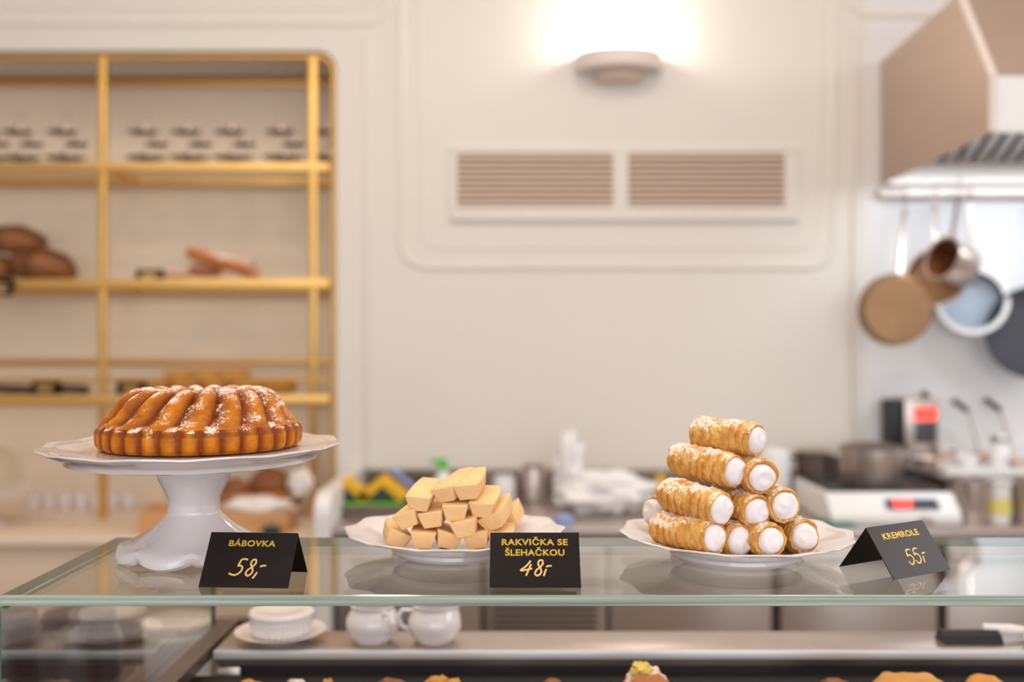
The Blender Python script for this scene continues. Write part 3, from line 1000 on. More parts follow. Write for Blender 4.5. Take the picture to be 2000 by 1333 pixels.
# the near edge of the side sheet slopes back and up
prof = [(0, 0), (-0.90, 0.02), (-0.90, 0.19), (-0.655, 0.60), (-0.655, 0.60), (-0.60, HT + 0.10)]
side = [(-0.001, 0), (-0.90, 0.02), (-0.90, 0.19), (-0.68, HT + 0.03), (-0.001, HT)]
b = MB(); b.prism(side, 0, 0, 0.006); b.build('side_sheet', M['hood'], t, smooth=False)
b = MB()
b.prism([(-0.90, 0.02), (-0.90, 0.19), (-0.885, 0.19), (-0.885, 0.02)], 0, 0.0065, 2.2)
b.build('front_lip', M['bright_steel'], t, smooth=False)
b = MB(); b.prism([(-0.90, 0.191), (-0.68, HT + 0.03), (-0.665, HT + 0.03), (-0.885, 0.191)], 0, 0.0065, 2.2); b.build('sloped_front', M['hood'], t, smooth=False)
b = MB(); b.prism([(-0.664, HT + 0.024), (-0.001, HT - 0.006), (-0.001, HT), (-0.664, HT + 0.03)], 0, 0.0065, 2.2); b.build('top_sheet', M['hood'], t, smooth=False)
b = MB(); b.prism([(-0.001, 0.0), (-0.03, 0.0), (-0.03, 0.085), (-0.001, 0.085)], 0, 0.0065, 2.2); b.build('rear_gutter', M['steel'], t, smooth=False)
b = MB(); b.tube([(0.003, -0.905, 0.02), (0.003, -0.905, 0.19), (0.003, -0.685, HT + 0.03)], 0.012, 8); b.build('seam_highlight', M['lamp_bowl'], t)  # highlight along the corner fold, put in as a pale tube
ft = MB()
ang = math.atan2(0.30, 0.62)
for i in range(36):
    x = 0.06 + i * 0.058
    mtx = Matrix.Translation((x, -0.035, 0.086)) @ Matrix.Rotation(-ang, 4, 'X')
    ft.box(0, 0.034, -0.62, 0, 0, 0.012, mt=mtx)
ft.build('baffle_filter', M['bright_steel'], t, smooth=False)
b = MB(); b.box(0.02, 2.2, -0.62, 0, 0.0, 0.003, mt=Matrix.Translation((0, -0.035, 0.12)) @ Matrix.Rotation(-ang, 4, 'X')); b.build('filter_backing', M['dark_pan'], t, smooth=False)
# the hood's own strip lights shine down on the kitchen wall
lh = area('hood_strip_light', (2.35, 3.42, HB + 0.055), (2.35, 3.56, 0.9), 1.7, 0.12, 14.5, (0.80, 0.91, 1.0))

b = MB()
b.box(sxp(1718, 3.86), 3.4, 3.855, 3.875, szp(386, 3.86), szp(364, 3.86), 0.004)
for x in (1.6, 2.6):
    b.box(x, x + 0.02, 3.875, 3.899, szp(386, 3.86), szp(364, 3.86))
tag(b.build('hanging_rail', M['steel']), 'flat steel rail under the hood carrying the hanging pans', 'rail')


def pan(name, label, cat, px, py, r, Y, normal, depth, m_out, m_in, hook, roll=0.0, handle=True, wall_m=None):
    """open vessel: base disc centre at a point, axis along normal (towards the opening)"""
    c = P(px, py, Y)
    hk = Vector(hook)
    t = thing(name, label, cat, c)
    q = Vector(normal).normalized().to_track_quat('Z', 'Y').to_matrix().to_4x4()
    b = MB()
    b.lathe([(0.002, 0.0), (r * 0.92, 0.0), (r * 0.97, 0.006), (r, depth), (r + 0.005, depth + 0.001), (r + 0.004, depth - 0.002), (r - 0.004, depth - 0.002), (r * 0.93, 0.008), (0.002, 0.006)], seg=44, mt=q, cap0=True)
    b.build('pan_body', m_out, t)
    b = MB(); b.lathe([(0.002, 0.0065), (r * 0.93, 0.0085)], seg=40, mt=q, cap0=False, cap1=False); b.build('inner_base', m_in, t)
    b = MB(); b.lathe([(r * 0.93, 0.0086), (r - 0.0045, depth - 0.003)], seg=40, mt=q, cap0=False, cap1=False); b.build('inner_wall', wall_m or m_in, t)
    if wall_m:
        b = MB(); b.lathe([(r - 0.004, depth), (r + 0.014, depth + 0.003), (r + 0.014, depth + 0.006), (r - 0.006, depth + 0.004)], seg=40, mt=q, cap0=False, cap1=False); b.build('rim', m_out, t)
    if handle:
        up = (hk - c)
        start = q @ Vector((0, 0, depth * 0.7))
        d = (up - start)
        n = q @ Vector((0, 0, 1)); n = Vector((n.x, n.y, n.z))
        dirv = d.normalized()
        s0 = start + dirv * (r * 0.97)
        b = MB()
        b.tube([s0, s0.lerp(up, 0.5), up - Vector((0, 0, 0.02))], [0.016, 0.009, 0.009], 8, flat=((0, 1, 0), 0.45))
        ring = [Vector((0.010 * math.cos(a), 0, 0.012 * math.sin(a))) + up + Vector((0, 0, -0.01)) for a in [2 * PI * k / 12 for k in range(12)]]
        b.tube(ring, 0.003, 6, closed=True, up=(0, 1, 0))
        b.build('handle', M['pansteel'], t)
        b = MB(); b.tube([up + Vector((0, 0, -0.004)), up + Vector((0, -0.012, 0.02)), up + Vector((0, -0.008, 0.05)), up + Vector((0, 0.02, 0.05))], 0.0035, 6); b.build('hook', M['copperpan'], t)
    return t


pan('frying_pan', 'brown based steel pan hanging bottom outward at the left of the rail', 'pan', 1755, 606, 0.128, 3.60, (0.10, 1, 0.06), 0.05, M['copperpan'], M['pansteel'], P(1767, 398, 3.80))
pan('saucepan', 'steel saucepan hanging on the rail behind the small saucepan', 'saucepan', 1832, 545, 0.105, 3.75, (-0.55, -1, 0.1), 0.06, M['pansteel'], M['copperpan'], P(1826, 388, 3.80))
pan('saucepan', 'small steel saucepan hanging sideways in front of the other pans', 'saucepan', 1885, 522, 0.076, 3.60, (-1, -0.42, 0.30), 0.115, M['pansteel'], M['bread'], P(1873, 372, 3.80))
pan('frying_pan', 'pale steel frying pan with dark inner wall hanging right of the saucepans', 'pan', 1893, 592, 0.118, 3.86, (-0.25, -1, 0.12), 0.06, M['bright_steel'], M['pan_inside'], P(1895, 392, 3.84), wall_m=M['dark_pan'])
pan('frying_pan', 'large dark nonstick frying pan hanging at the right photo edge', 'pan', 2016, 650, 0.17, 3.78, (-0.30, -1, 0.0), 0.055, M['dark_pan'], M['dark_pan'], P(2020, 392, 3.84))

# ------------------------------------------------------------------ the display case
GT = CZ - 0.24                  # top of the glass the food stands on
GX0, GX1 = -0.483, 1.25
GY0, GY1 = 0.939, 1.215
case = thing('display_case', 'glass topped pastry display case with green glass edges across the foreground', 'display case', (0.35, 1.2, 0))
oc = Vector((0.35, 1.2, 0))


def pane_box(name, x0, x1, y0, y1, z0, z1, thin_axis, edge_m, parent, pm='pane', front_m=None):
    b = MB()
    b.box(x0 - oc.x, x1 - oc.x, y0 - oc.y, y1 - oc.y, z0, z1, 0.0007, seg=1)
    b.bm.normal_update()
    for f in b.bm.faces:
        n = f.normal
        if abs(n[thin_axis]) > 0.9:
            f.material_index = 0
        elif front_m is not None and n.y < -0.5:
            f.material_index = 2
        else:
            f.material_index = 1
    return b.build(name, [M[pm], M[edge_m]] + ([M[front_m]] if front_m else []), parent, smooth=False)


pane_box('top_glass', GX0, GX1, GY0, GY1, GT - 0.0105, GT, 2, 'edge_side', case, 'pane', 'edge')
pane_box('side_glass', -0.483, -0.475, 0.925, 1.597, GT - 0.45, GT - 0.0112, 0, 'edge_side', case)
FZ = CZ - 0.45
b = MB()
b.box(-0.434 - oc.x, 1.25 - oc.x, 1.45 - oc.y, 1.545 - oc.y, FZ - 0.012, FZ, 0.003)
b.build('rear_ledge', M['steel'], case)
b = MB(); b.box(-0.434 - oc.x, 1.25 - oc.x, 1.446 - oc.y, 1.4498 - oc.y, FZ - 0.013, FZ - 0.0005, 0.0012); b.build('lit_ledge_lip', M['bright_steel'], case)  # strip added over the ledge front, its brightness put into a lighter steel
b = MB()
b.box(-0.432 - oc.x, 1.25 - oc.x, 1.46 - oc.y, 1.475 - oc.y, FZ - 0.026, FZ - 0.0125)
b.build('ledge_rail', M['steel_dark'], case, smooth=False)
b = MB(); b.box(-0.432 - oc.x, -0.397 - oc.x, 1.455 - oc.y, 1.49 - oc.y, 0.05, FZ - 0.027, 0.003); b.build('frame_post', M['steel'], case)
b = MB(); b.box(-0.396 - oc.x, 1.25 - oc.x, 1.47 - oc.y, 1.485 - oc.y, 0.6, FZ - 0.027); b.build('back_panel', M['black_panel'], case, smooth=False)
TZ = CZ - 0.485
b = MB(); b.box(-0.468 - oc.x, 1.25 - oc.x, 0.99 - oc.y, 1.44 - oc.y, TZ - 0.012, TZ); b.build('inner_shelf', M['black_panel'], case, smooth=False)
b = MB(); b.box(-0.455 - oc.x, 1.25 - oc.x, 1.0 - oc.y, 1.45 - oc.y, 0, 0.78); b.build('base', M['cabinet'], case, smooth=False)
b = MB(); b.box(-0.468 - oc.x, -0.440 - oc.x, 0.95 - oc.y, 1.60 - oc.y, CZ - 0.466, CZ - 0.446, 0.002)
b.build('side_rail', M['steel_dark'], case, smooth=False)

# service bench behind the case, with jars seen through the side pane
t = thing('service_bench', 'dark service bench standing behind the display case', 'bench', (-0.9, 1.9, 0))
b = MB(); b.box(-0.6, 0.42, -0.3, 0.32, 0.74, 0.78, 0.004); b.build('bench_top', M['recess'], t)
b = MB(); b.box(-0.58, 0.40, -0.28, 0.30, 0, 0.739); b.build('bench_body', M['recess'], t, smooth=False)


def big_jar(label, px, top_py, Y, r, m, lid=None):
    h = szp(top_py, Y) - 0.78
    return jar(label, px, Y, 0.78, r, h, m, lid, 'big jars on the service bench')


big_jar('large glass jar behind the side pane, wider one on the dark bench', 155, 1196, 1.72, 0.070, M['jar_glass'])
big_jar('large glass jar at the bottom left photo corner', 5, 1200, 1.75, 0.066, M['jar_glass'])
t = thing('cup_tower', 'white cup stack cylinder seen through the side pane of the case', 'container', (sxp(350, 1.95), 1.95, 0.78))
h = szp(1222, 1.95) - 0.78
b = MB(); b.lathe([(0.058, 0), (0.062, 0.01), (0.066, h - 0.02), (0.068, h - 0.015), (0.064, h)], seg=40); b.build('body', M['white'], t)
b = MB(); b.lathe([(0.070, h + 0.001), (0.070, h + 0.012), (0.06, h + 0.016)], seg=40); b.build('lid', M['porcelain'], t)

# dishes on the ledge
def jug(label, px, Y, rz):
    t = thing('milk_jug', label, 'jug', (sxp(px, Y), Y, FZ), rz, 'white milk jugs on the steel ledge')
    t.scale = (1, 1, 0.74)
    def spout(r, z, a):
        k = max(0, math.cos(a)) ** 10 if z > 0.058 else 0
        return r + 0.011 * k * (z - 0.055) / 0.02, z + 0.003 * k
    b = MB()
    pr = [(0.026, 0), (0.028, 0.002), (0.036, 0.016), (0.0405, 0.032), (0.039, 0.048), (0.034, 0.060), (0.0315, 0.066), (0.034, 0.076), (0.032, 0.076), (0.029, 0.066), (0.036, 0.048), (0.037, 0.03), (0.025, 0.006), (0.002, 0.005)]
    b.lathe(pr, seg=48, fn=spout); b.build('body', M['porcelain'], t)
    b = MB(); b.tube([(-0.032, 0, 0.064), (-0.048, 0, 0.066), (-0.055, 0, 0.052), (-0.050, 0, 0.034), (-0.036, 0, 0.024)], 0.0042, 10, up=(0, 1, 0)); b.build('handle', M['porcelain'], t)
    return t


jug('white milk jug on the steel ledge, left one next to the glass dish', 728, 1.493, PI * 0.72)
jug('white milk jug on the steel ledge, right one of the pair', 849, 1.493, 0.15)
t = thing('plate_stack', 'white saucer lying on the steel ledge under the glass dish', 'plate', (sxp(548, 1.505), 1.505, FZ))
b = MB(); b.lathe([(0.035, 0), (0.04, 0.004), (0.066, 0.012), (0.068, 0.014), (0.04, 0.008), (0.002, 0.006)], seg=48); b.build('plate', M['porcelain'], t)
t = thing('glass_dish', 'fluted white glass dish with flat lid standing on the saucer', 'dish', (sxp(550, 1.502), 1.502, FZ + 0.0072))
def flu(r, z, a):
    return (r + 0.0012 * math.cos(a * 30) * (1 if 0.002 < z < 0.022 else 0), z)
b = MB(); b.lathe([(0.036, 0), (0.043, 0.003), (0.046, 0.012), (0.0465, 0.022), (0.047, 0.026), (0.046, 0.028)], seg=180, fn=flu); b.build('body', M['porcelain'], t)
b = MB(); b.lathe([(0.048, 0.0285), (0.049, 0.034), (0.046, 0.038), (0.030, 0.0385), (0.016, 0.034), (0.002, 0.034)], seg=60); b.build('lid', M['porcelain'], t)

t = thing('label_holder', 'black label holder lying on the steel ledge at right', 'holder', (sxp(1893, 1.49), 1.49, FZ))
b = MB(); b.prism([(-0.02, 0), (0.02, 0), (0.012, 0.015), (0, 0.017), (-0.012, 0.012)], 0, -0.043, 0.043); b.build('holder_body', M['black'], t, smooth=False)
t = thing('serving_tongs', 'white handled spoon with pale tip lying at the right ledge end', 'spoon', (sxp(1960, 1.50), 1.50, FZ))
b = MB(); b.tube([(-0.032, 0, 0.018), (0.01, 0, 0.015), (0.05, 0, 0.008)], [0.006, 0.008, 0.008], 8); b.build('handle', M['white'], t)
b = MB(); b.blob((0.035, -0.03, 0.011), 0.02, 0.014, 0.011, 16, 10); b.build('bowl', M['label'], t)


# pastries on the inner shelf, only their tops in view
def case_bun(label, px, top, w, Y, m, seed, name='pastry_bun', amp=0.25, top_m=None):
    k = Y / F
    zt = szp(top, Y)
    h = zt - TZ
    r = w * k / 2
    t = thing(name, label, 'pastry', (sxp(px, Y), Y, TZ), 0)
    b = MB(); b.blob((0, 0, h * 0.45), r, r * 0.9, h * 0.55, 28, 16, amp, 9, seed, flatten=h * 0.45)
    b.build('crust', m, t)
    if top_m:
        b = MB(); b.blob((-r * 0.15, -0.004, h * 0.97), r * 0.42, r * 0.4, h * 0.14, 18, 10, 0.5, 8, seed + 3); b.build('topping', top_m, t)
    return t


case_bun('sugar dusted round pastry topped with yellow custard at the bottom centre', 1261, 1303, 100, 1.27, M['strudel'], 3, 'custard_pastry', 0.2, M['custard'])
case_bun('golden flat pastry low at the bottom right of the case', 1782, 1319, 172, 1.28, M['bun'], 6, amp=0.2)
case_bun('flat tan biscuit round at the bottom right beside the golden pastry', 1925, 1320, 84, 1.33, M['crumb'], 7, amp=0.1)
case_bun('small brown pastry just left of the golden flat pastry', 1632, 1328, 60, 1.36, M['loaf'], 8)
case_bun('brown round pastry peeking over the bottom edge left of the crumble', 762, 1326, 64, 1.33, M['loaf'], 9)
case_bun('crumble topped pastry at the bottom between the brown round and custard pastry', 862, 1328, 90, 1.30, M['crumb'], 10, 'crumble_pastry', 0.5, M['crumb'])
case_bun('small brown pastry peeking up at the bottom left of the custard pastry', 1078, 1328, 46, 1.36, M['loaf'], 12)
case_bun('white dusted pastry at the bottom near the steel frame post', 578, 1328, 50, 1.30, M['strudel'], 13)
case_bun('golden pastry at the bottom left beside the steel frame post', 490, 1329, 50, 1.33, M['bun'], 14)
case_bun('golden crumb pastry beside the white dusted pastry at the bottom', 640, 1329, 36, 1.30, M['crumb'], 15)

# ------------------------------------------------------------------ porcelain
def scal(n, rim, amp, zamp, r_in):
    """petal edge with small points between the petals"""
    def fn(r, z, a):
        f = max(0.0, min(1.0, (r - r_in) / (rim - r_in)))
        s = (0.5 + 0.5 * math.cos(a * n)) ** 0.75
        s2 = math.cos(a * n * 2)
        return r + f * f * (amp * (s - 0.7) + amp * 0.15 * s2), z + f * f * zamp * (s - 0.6)
    return fn


# cake stand
SC = Vector((sxp(379, 1.11), 1.11, GT))
t = thing('cake_stand', 'white footed porcelain cake stand with scalloped rim under the ring cake', 'cake stand', SC)
b = MB()
f1 = scal(12, 0.16, 0.0045, 0.0018, 0.11)
b.lathe([(0.002, 0.1005), (0.046, 0.1005), (0.060, 0.1025), (0.100, 0.1045), (0.126, 0.1065), (0.134, 0.1085), (0.1355, 0.1115), (0.138, 0.1145), (0.150, 0.1190), (0.1575, 0.1225), (0.160, 0.1245), (0.1597, 0.1262),
         (0.156, 0.1262), (0.150, 0.1245), (0.147, 0.1252), (0.138, 0.1235), (0.125, 0.1215), (0.118, 0.1207), (0.06, 0.1205), (0.002, 0.1205)], seg=240, fn=f1)
b.build('plate', M['porcelain'], t)
b = MB()
def foot(r, z, a):
    f = max(0.0, min(1.0, (0.055 - z) / 0.055)) ** 1.3
    g = abs(math.cos(a * 4 + 0.5))
    return r * (1 + 0.055 * f * (g - 0.6)), z + (0.006 * (1 - g) * max(0, (r - 0.06) / 0.02) if z < 0.02 else 0)
b.lathe([(0.070, 0.0005), (0.078, 0.0), (0.0815, 0.003), (0.082, 0.008), (0.0795, 0.013), (0.073, 0.0175), (0.064, 0.022), (0.054, 0.0275), (0.0455, 0.033), (0.0385, 0.039), (0.0325, 0.0445), (0.0290, 0.049), (0.0280, 0.0515), (0.0283, 0.0535), (0.0276, 0.058), (0.0282, 0.064),
         (0.0305, 0.071), (0.0345, 0.079), (0.0382, 0.086), (0.0402, 0.092), (0.0408, 0.098), (0.0408, 0.1004)], seg=160, fn=foot, cap1=False)
b.build('pedestal', M['porcelain'], t)

# bundt cake
BX = Vector((sxp(393, 1.125), 1.125, GT + 0.1208))
N = 420
prof = [(0.098, 0.0), (0.106, 0.001), (0.1095, 0.005), (0.1105, 0.011), (0.1105, 0.019), (0.1085, 0.0240), (0.1055, 0.0275), (0.1025, 0.0305), (0.0992, 0.0345), (0.095, 0.039), (0.0908, 0.0455), (0.086, 0.0518), (0.0805, 0.0575), (0.074, 0.0622), (0.066, 0.0650),
        (0.058, 0.0655), (0.050, 0.0638), (0.043, 0.059), (0.037, 0.050), (0.033, 0.035), (0.031, 0.018), (0.031, 0.0)]
fine = []
for i in range(len(prof) - 1):
    for k in range(4):
        fine.append((prof[i][0] + (prof[i + 1][0] - prof[i][0]) * k / 4, prof[i][1] + (prof[i + 1][1] - prof[i][1]) * k / 4, i + k / 4))
fine.append((prof[-1][0], prof[-1][1], len(prof) - 1))
bm = bmesh.new()
lay = bm.verts.layers.float.new('valley')
rows = []
for r, z, idx in fine:
    row = []
    for i in range(N):
        a = 2 * PI * i / N
        low = 1.0 if idx < 5 else max(0.0, 1 - (idx - 5) / 1.2)
        low *= min(1.0, idx / 2.0)
        up = max(0.0, min(1.0, (idx - 5.6) / 1.6)) * (1.0 if idx < 17 else max(0, 1 - (idx - 17) / 3))
        tw = a - 0.24 * min(1.0, max(0, (idx - 5) / 9))
        g1 = abs(math.cos(a * 16))            # 32 small flutes around the foot band
        g2 = abs(math.cos(tw * 9))            # 18 broad ribs
        w1, w2_ = g1 ** 0.8, g2 ** 0.75
        rr = r + low * 0.0042 * (w1 - 0.7) + up * 0.0110 * (w2_ - 0.72)
        zz = z + (up * 0.0050 * (w2_ - 0.7) if idx > 11 else 0)
        q = Vector((math.cos(a), math.sin(a), zz * 9))
        rr += 0.0009 * noise.noise(q * 7) + 0.0004 * noise.noise(q * 30)
        v = bm.verts.new((rr * math.cos(a), rr * math.sin(a), zz))
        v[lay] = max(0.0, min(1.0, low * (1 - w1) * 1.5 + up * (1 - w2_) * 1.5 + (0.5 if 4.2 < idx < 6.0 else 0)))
        row.append(v)
    rows.append(row)
for j in range(len(rows)):
    r0, r1 = rows[j], rows[(j + 1) % len(rows)]
    for i in range(N):
        k = (i + 1) % N
        bm.faces.new((r0[i], r0[k], r1[k], r1[i]))
mb = MB(); mb.bm.free(); mb.bm = bm
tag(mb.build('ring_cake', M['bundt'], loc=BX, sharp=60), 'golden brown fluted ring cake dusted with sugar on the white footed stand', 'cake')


def plate(label, cx, cy, R0=0.126):
    t = thing('serving_plate', label, 'plate', (cx, cy, GT), 0, 'white footed porcelain plates on the glass')
    k = R0 / 0.126
    b = MB()
    f = scal(12, 0.126, 0.0045, 0.0022, 0.085)
    b.lathe([(0.060, 0.0035), (0.066, 0.0), (0.0705, 0.0), (0.0725, 0.003), (0.072, 0.0065), (0.074, 0.0085), (0.088, 0.0135), (0.104, 0.0185), (0.118, 0.0225), (0.1255, 0.0250), (0.126, 0.0262), (0.124, 0.0268),
             (0.117, 0.0250), (0.112, 0.0245), (0.100, 0.0205), (0.086, 0.0150), (0.078, 0.0125), (0.070, 0.0115), (0.002, 0.0110)], seg=240, fn=lambda r, z, a: tuple(q for q in (f(r, z, a)[0] * k, f(r, z, a)[1])))
    b.build('dish', M['porcelain'], t)
    return t


P2 = (sxp(888, 1.138), 1.138)
P3 = (sxp(1437, 1.116), 1.116)
plate('white scalloped porcelain plate carrying the pale biscuit pile', P2[0], P2[1], 0.1245)
plate('white scalloped porcelain plate carrying the cream roll pyramid', P3[0], P3[1], 0.1285)

# ------------------------------------------------------------------ biscuits
def biscuit(label, px, py, Y, yaw, pitch, roll, L=0.066, w=0.0142, h=0.0180):
    c = P(px, py, Y)
    mt = Matrix.Translation(c) @ Matrix.Rotation(math.radians(yaw), 4, 'Z') @ Matrix.Rotation(math.radians(pitch), 4, 'X') @ Matrix.Rotation(math.radians(roll), 4, 'Y')
    b = MB()
    # boat shape: wide flat side up, narrow side down, waist widest at a third
    secs = [(0.0, 1.0), (0.25, 1.04), (0.6, 0.98), (0.85, 0.84), (1.0, 0.66)]
    rows = []
    for f, s in secs:
        wt, wb = w * s, w * s * 0.68
        y = f * L
        e = 0.0035 * (1 if f in (0.0,) else (-1 if f == 1.0 else 0))
        ring = [(-wt, y, h / 2), (wt, y, h / 2), (wb, y + e, -h / 2), (-wb, y + e, -h / 2)]
        rows.append([Vector(p) for p in ring])
    vs = b.grid(rows)
    b.bm.faces.new(list(reversed(vs[0])))
    b.bm.faces.new(vs[-1])
    bmesh.ops.recalc_face_normals(b.bm, faces=b.bm.faces)
    es = [e for e in b.bm.edges if e.calc_face_angle(0) > 0.5]
    bmesh.ops.bevel(b.bm, geom=es, offset=0.0016, segments=3, affect='EDGES', profile=0.5)
    o = b.build('boat_biscuit', M['biscuit'], sharp=50)
    o.matrix_world = mt
    return tag(o, label, 'biscuit', 'pale boat shaped biscuits piled on the plate')


bis = [
    ('at the bottom left end of the pile', 778, 1056, 1.084, 14, 2, 24),
    ('in the bottom row, second from the left', 826, 1058, 1.070, 2, 0, 3),
    ('in the bottom row, third from the left', 876, 1058, 1.074, 8, 0, 16),
    ('in the bottom row, fourth from the left', 929, 1058, 1.072, -4, 0, -9),
    ('in the bottom row, partly behind the middle black card', 976, 1056, 1.080, -4, 0, 2),
    ('in the second row at the left edge of the pile', 792, 1018, 1.080, -10, 5, -22),
    ('in the second row, second from the left', 841, 1018, 1.076, -6, 4, -9),
    ('low in the second row right of centre', 905, 1036, 1.064, -6, 4, -12),
    ('in the second row, upper right, just left of the black card', 958, 1024, 1.078, -15, 12, -24),
    ('in the third row, centre, facing straight ahead', 888, 1005, 1.070, -2, 4, -1),
    ('in the third row at the right above the black card', 939, 999, 1.074, -10, 9, 2),
    ('in the top row at the left', 815, 987, 1.076, -8, 11, 4),
    ('in the top row, middle one', 865, 969, 1.080, -23, 13, -13),
    ('in the top row at the right', 910, 964, 1.074, -11, 10, -7),
    ('behind the pile at the right above the middle black card', 990, 1026, 1.140, -10, 8, -35),
]
for lab, px, py, Y, ya, pi_, ro in bis:
    biscuit('pale boat shaped biscuit ' + lab, px, py, Y, ya, pi_, ro)

# ------------------------------------------------------------------ cream rolls
def cream_roll(label, front, back, R=0.0188, seed=0):
    fr, bk = Vector(front), Vector(back)
    d = fr - bk
    L = d.length
    mid = (fr + bk) / 2
    q = d.to_track_quat('Z', 'Y')
    t = bpy.data.objects.new('cream_roll', None)
    COL.objects.link(t)
    t.location = mid
    t.rotation_mode = 'QUATERNION'
    t.rotation_quaternion = q
    tag(t, label, 'pastry', 'cream rolls stacked on the plate')
    rnd = random.Random(seed)
    ph = rnd.random()
    pitch = 0.0112
    bm = bmesh.new()
    lay = bm.verts.layers.float.new('valley')
    NS, NL = 72, 110
    rows = []
    for j in range(NL + 1):
        f = j / NL
        z = -L / 2 + L * f
        row = []
        for i in range(NS):
            a = 2 * PI * i / NS
            s = (z / pitch + a / (2 * PI) + ph + 0.55 * noise.noise(Vector((math.cos(a) * 1.4 + seed, math.sin(a) * 1.4, z * 45 + seed)))) % 1.0
            # overlapping strip: rises slowly, drops at the lap
            ridge = s ** 0.8 if s < 0.85 else (1 - s) / 0.15
            e = min(1.0, 7.5 * min(f + 0.01, 1.03 - f)) ** 0.35
            nz = noise.noise(Vector((math.cos(a) * 2.2 + seed, math.sin(a) * 2.2, z * 110)))
            nf = noise.noise(Vector((math.cos(a) * 8 + seed, math.sin(a) * 8, z * 420)))
            nl = noise.noise(Vector((math.cos(a) * 1.1 + seed * 2, math.sin(a) * 1.1, z * 30)))
            rr = R * (0.76 + 0.22 * e) + 0.0013 * (ridge - 0.5) * (0.7 + 0.9 * nz) + 0.0014 * nz + 0.0010 * nf + 0.0016 * nl
            v = bm.verts.new((rr * math.cos(a), rr * math.sin(a), z + 0.0012 * nl))
            v[lay] = max(0.0, min(1.0, 0.9 - ridge * 1.8 + 0.9 * nl + 0.7 * nz)) * 0.75
            row.append(v)
        rows.append(row)
    for f, k in ((L / 2 - 0.002, 0.90), (L / 2 - 0.012, 0.86)):
        row = []
        for i in range(NS):
            a = 2 * PI * i / NS
            v = bm.verts.new((R * 0.80 * k * math.cos(a), R * 0.80 * k * math.sin(a), f)); v[lay] = 0.3
            row.append(v)
        rows.append(row)
    for j in range(len(rows) - 1):
        for i in range(NS):
            k = (i + 1) % NS
            bm.faces.new((rows[j][i], rows[j][k], rows[j + 1][k], rows[j + 1][i]))
    bm.faces.new(rows[-1])
    bm.faces.new(list(reversed(rows[0])))
    mb = MB(); mb.bm.free(); mb.bm = bm
    mb.build('pastry_shell', M['pastry'], t, sharp=70)
    b = MB()
    ax, ay = rnd.uniform(-0.4, 0.4) * R, rnd.uniform(-0.4, 0.4) * R
    rows = []
    NR = 16
    for j in range(NR):
        f = j / (NR - 1)
        ang = f * PI / 2
        row = []
        for i in range(40):
            a = 2 * PI * i / 40
            k = 1 + 0.06 * noise.noise(Vector((math.cos(a) * 2, math.sin(a) * 2, f * 2 + seed * 5)))
            rr = R * (0.74 + 0.03 * (seed % 3)) * math.cos(ang) ** 0.55 * k
            zz = L / 2 - 0.003 + 0.0100 * math.sin(ang)
            x, y = rr * math.cos(a), rr * math.sin(a)
            dd = math.hypot(x - ax, y - ay) / R
            zz += 0.0028 * math.exp(-(dd / 0.16) ** 2) + 0.0010 * math.sin(math.atan2(y - ay, x - ax) + dd * 9)* min(1, dd*2) * (f > 0.05)
            row.append((x, y, zz))
        rows.append(row)
    vs = b.grid(rows)
    b.bm.faces.new(vs[-1])
    b.bm.faces.new(list(reversed(vs[0])))
    b.build('cream_filling', M['cream'], t, sharp=80)
    return t


ZR1 = CZ - 0.209
rolls = [
    ('in the bottom row, leftmost long one', P(1396, 1051, 1.034), P(1287, 1030, 1.100)),
    ('in the bottom row, second from the left', P(1446, 1057, 1.048), (0.207, 1.118, ZR1)),
    ('in the bottom row, third from the left', P(1506, 1058, 1.034), (0.248, 1.122, ZR1)),
    ('in the bottom row, rightmost one', P(1572, 1049, 1.055), (0.2885, 1.140, ZR1)),
    ('in the second row, leftmost long one', P(1410, 996, 1.036), P(1303, 963, 1.104)),
    ('in the second row, middle one', P(1479, 1001, 1.050), (0.236, 1.125, CZ - 0.1745)),
    ('in the second row, rightmost one', P(1534, 989, 1.050), (0.268, 1.136, CZ - 0.1735)),
    ('in the third row, long left one', P(1436, 922, 1.062), P(1322, 895, 1.132)),
    ('in the third row, short right one', P(1489, 934, 1.055), (0.252, 1.140, CZ - 0.140)),
    ('lying alone at the very top of the pyramid', P(1479, 861, 1.075), P(1362, 845, 1.132)),
]
for i, (lab, a, c) in enumerate(rolls):
    cream_roll('sugar dusted cream roll ' + lab, a, c, 0.0192 if i not in (8,) else 0.0198, seed=i + 1)
cream_roll('cream roll lying hidden behind the left of the pyramid bottom', P(1275, 999, 1.150), P(1345, 999, 1.19), 0.0185, seed=31)

# ------------------------------------------------------------------ price cards
CD, CH, CW = 0.035, 0.047, 0.0445
SL = math.hypot(CD, CH)


def smooth_pts(p, n=8):
    out = []
    m = len(p)
    for i in range(m - 1):
        p0, p1, p2, p3 = p[max(i - 1, 0)], p[i], p[i + 1], p[min(i + 2, m - 1)]
        for k in range(n):
            t_ = k / n
            out.append(tuple(0.5 * ((2 * p1[j]) + (-p0[j] + p2[j]) * t_ + (2 * p0[j] - 5 * p1[j] + 4 * p2[j] - p3[j]) * t_ ** 2 + (-p0[j] + 3 * p1[j] - 3 * p2[j] + p3[j]) * t_ ** 3) for j in (0, 1)))
    out.append(p[-1])
    return out


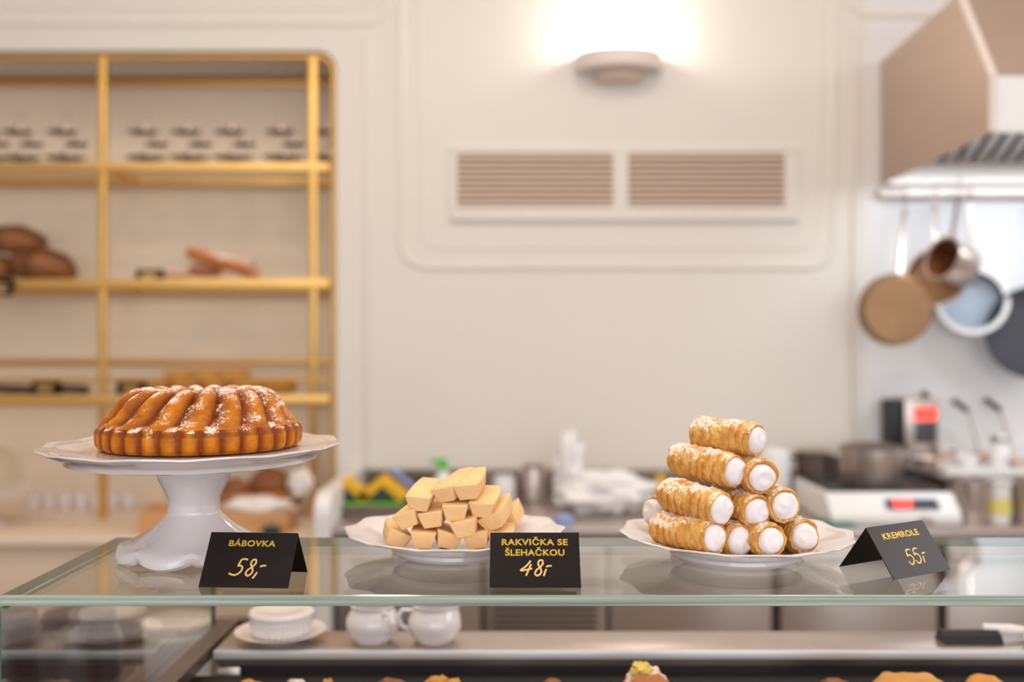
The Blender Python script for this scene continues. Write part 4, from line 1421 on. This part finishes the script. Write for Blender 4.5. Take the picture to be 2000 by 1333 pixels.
GLY = {
    '5a': [[(0.30, 0.97), (0.24, 0.60), (0.34, 0.62), (0.52, 0.50), (0.50, 0.24), (0.28, 0.04), (0.02, 0.06), (-0.16, 0.14)], [(0.30, 0.97), (0.48, 1.02), (0.70, 0.97)]],
    '5': [[(0.16, 0.95), (0.10, 0.58), (0.22, 0.64), (0.48, 0.54), (0.52, 0.24), (0.30, 0.02), (0.10, 0.06), (0.02, 0.24)], [(0.16, 0.95), (0.34, 0.99), (0.56, 0.97)]],
    '8': [[(0.50, 0.78), (0.42, 0.98), (0.24, 0.94), (0.22, 0.70), (0.38, 0.48), (0.46, 0.20), (0.28, 0.0), (0.10, 0.12), (0.16, 0.36), (0.36, 0.54), (0.52, 0.80)]],
    '4': [[(0.50, 0.96), (0.28, 0.62), (0.0, 0.38), (0.04, 0.32), (0.34, 0.38), (0.66, 0.46)], [(0.56, 0.74), (0.44, 0.34), (0.34, 0.0)]],
    ',': [[(0.20, 0.22), (0.12, 0.0), (0.04, -0.16)]],
    ',h': [[(0.20, 0.42), (0.14, 0.2), (0.10, -0.02)]],
    '-': [[(0.0, 0.56), (0.16, 0.62), (0.34, 0.62)]],
}


def price_card(label, cx, cy, yaw, lines, price, poff=0.0):
    t = thing('price_card', label, 'sign', (cx, cy, GT), yaw, 'black price cards on the glass')
    th = 0.0006
    b = MB()
    b.prism([(-CD, 0), (0, CH), (CD, 0), (CD - 0.0011, 0), (0, CH - 0.0014), (-CD + 0.0011, 0)], 0, -CW, CW)
    b.build('folded_card', M['black_card'], t, smooth=False)
    v = Vector((0, CD, CH)) / SL
    n = Vector((0, -CH, CD)) / SL
    o0 = Vector((0, -CD, 0)) + n * 0.00012
    for (txt, vy, width, size) in lines:
        cu = bpy.data.curves.new('txt', 'FONT')
        cu.body = txt
        cu.size = 1.0
        cu.offset = 0.032
        cu.extrude = 0.0
        cu.align_x = 'CENTER'
        cu.space_character = 1.08
        to = bpy.data.objects.new('txt', cu)
        COL.objects.link(to)
        bpy.context.view_layer.update()
        me = bpy.data.meshes.new_from_object(to.evaluated_get(bpy.context.evaluated_depsgraph_get()))
        bpy.data.objects.remove(to)
        xs = [q.co.x for q in me.vertices]
        wd = max(xs) - min(xs)
        mx = (max(xs) + min(xs)) / 2
        kx = width / wd
        ky = size / 0.73
        for q in me.vertices:
            p = o0 + Vector((1, 0, 0)) * ((q.co.x - mx) * kx) + v * (vy + q.co.y * ky)
            q.co = p
        me.materials.append(M['gold_print'])
        ob = bpy.data.objects.new('heading', me)
        COL.objects.link(ob)
        ob.parent = t
    b = MB()
    for key, gx, gs in price:
        for st in GLY[key]:
            pts = [o0 + Vector((1, 0, 0)) * (gx + poff + p[0] * gs * 0.98 + p[1] * gs * 0.14) + v * (0.0125 + p[1] * gs) for p in smooth_pts(st)]
            b.tube(pts, 0.0009, 8, flat=(tuple(n), 0.15), up=tuple(n))
    b.build('handwritten_price', M['gold_ink'], t)
    return t


price_card('black tent card reading BÁBOVKA 58 in front of the cake stand', -0.2590, 1.002, -math.radians(3.7),
           [('BÁBOVKA', 0.0437, 0.0475, 0.0065)], [('5a', -0.0150, 0.0172), ('8', -0.0025, 0.0172), (',', 0.0068, 0.0172), ('-', 0.0112, 0.0172)])
price_card('black tent card reading RAKVIČKA SE ŠLEHAČKOU 48 in front of the biscuit plate', 0.0227, 1.002, 0.0,
           [('RAKVIČKA SE', 0.0450, 0.0660, 0.0067), ('ŠLEHAČKOU', 0.0338, 0.0590, 0.0067)], [('4', -0.0145, 0.0165), ('8', -0.0020, 0.0165), (',h', 0.0068, 0.0165), ('-', 0.0095, 0.0165)])
price_card('dark tent card reading KREMROLE 55 turned sideways at the right of the rolls', 0.4040, 1.051, math.radians(30.4),
           [('KREMROLE', 0.0430, 0.0560, 0.0068)], [('5', -0.0145, 0.0165), ('5', -0.0035, 0.0165), (',h', 0.0068, 0.0165), ('-', 0.0095, 0.0165)], 0.004)
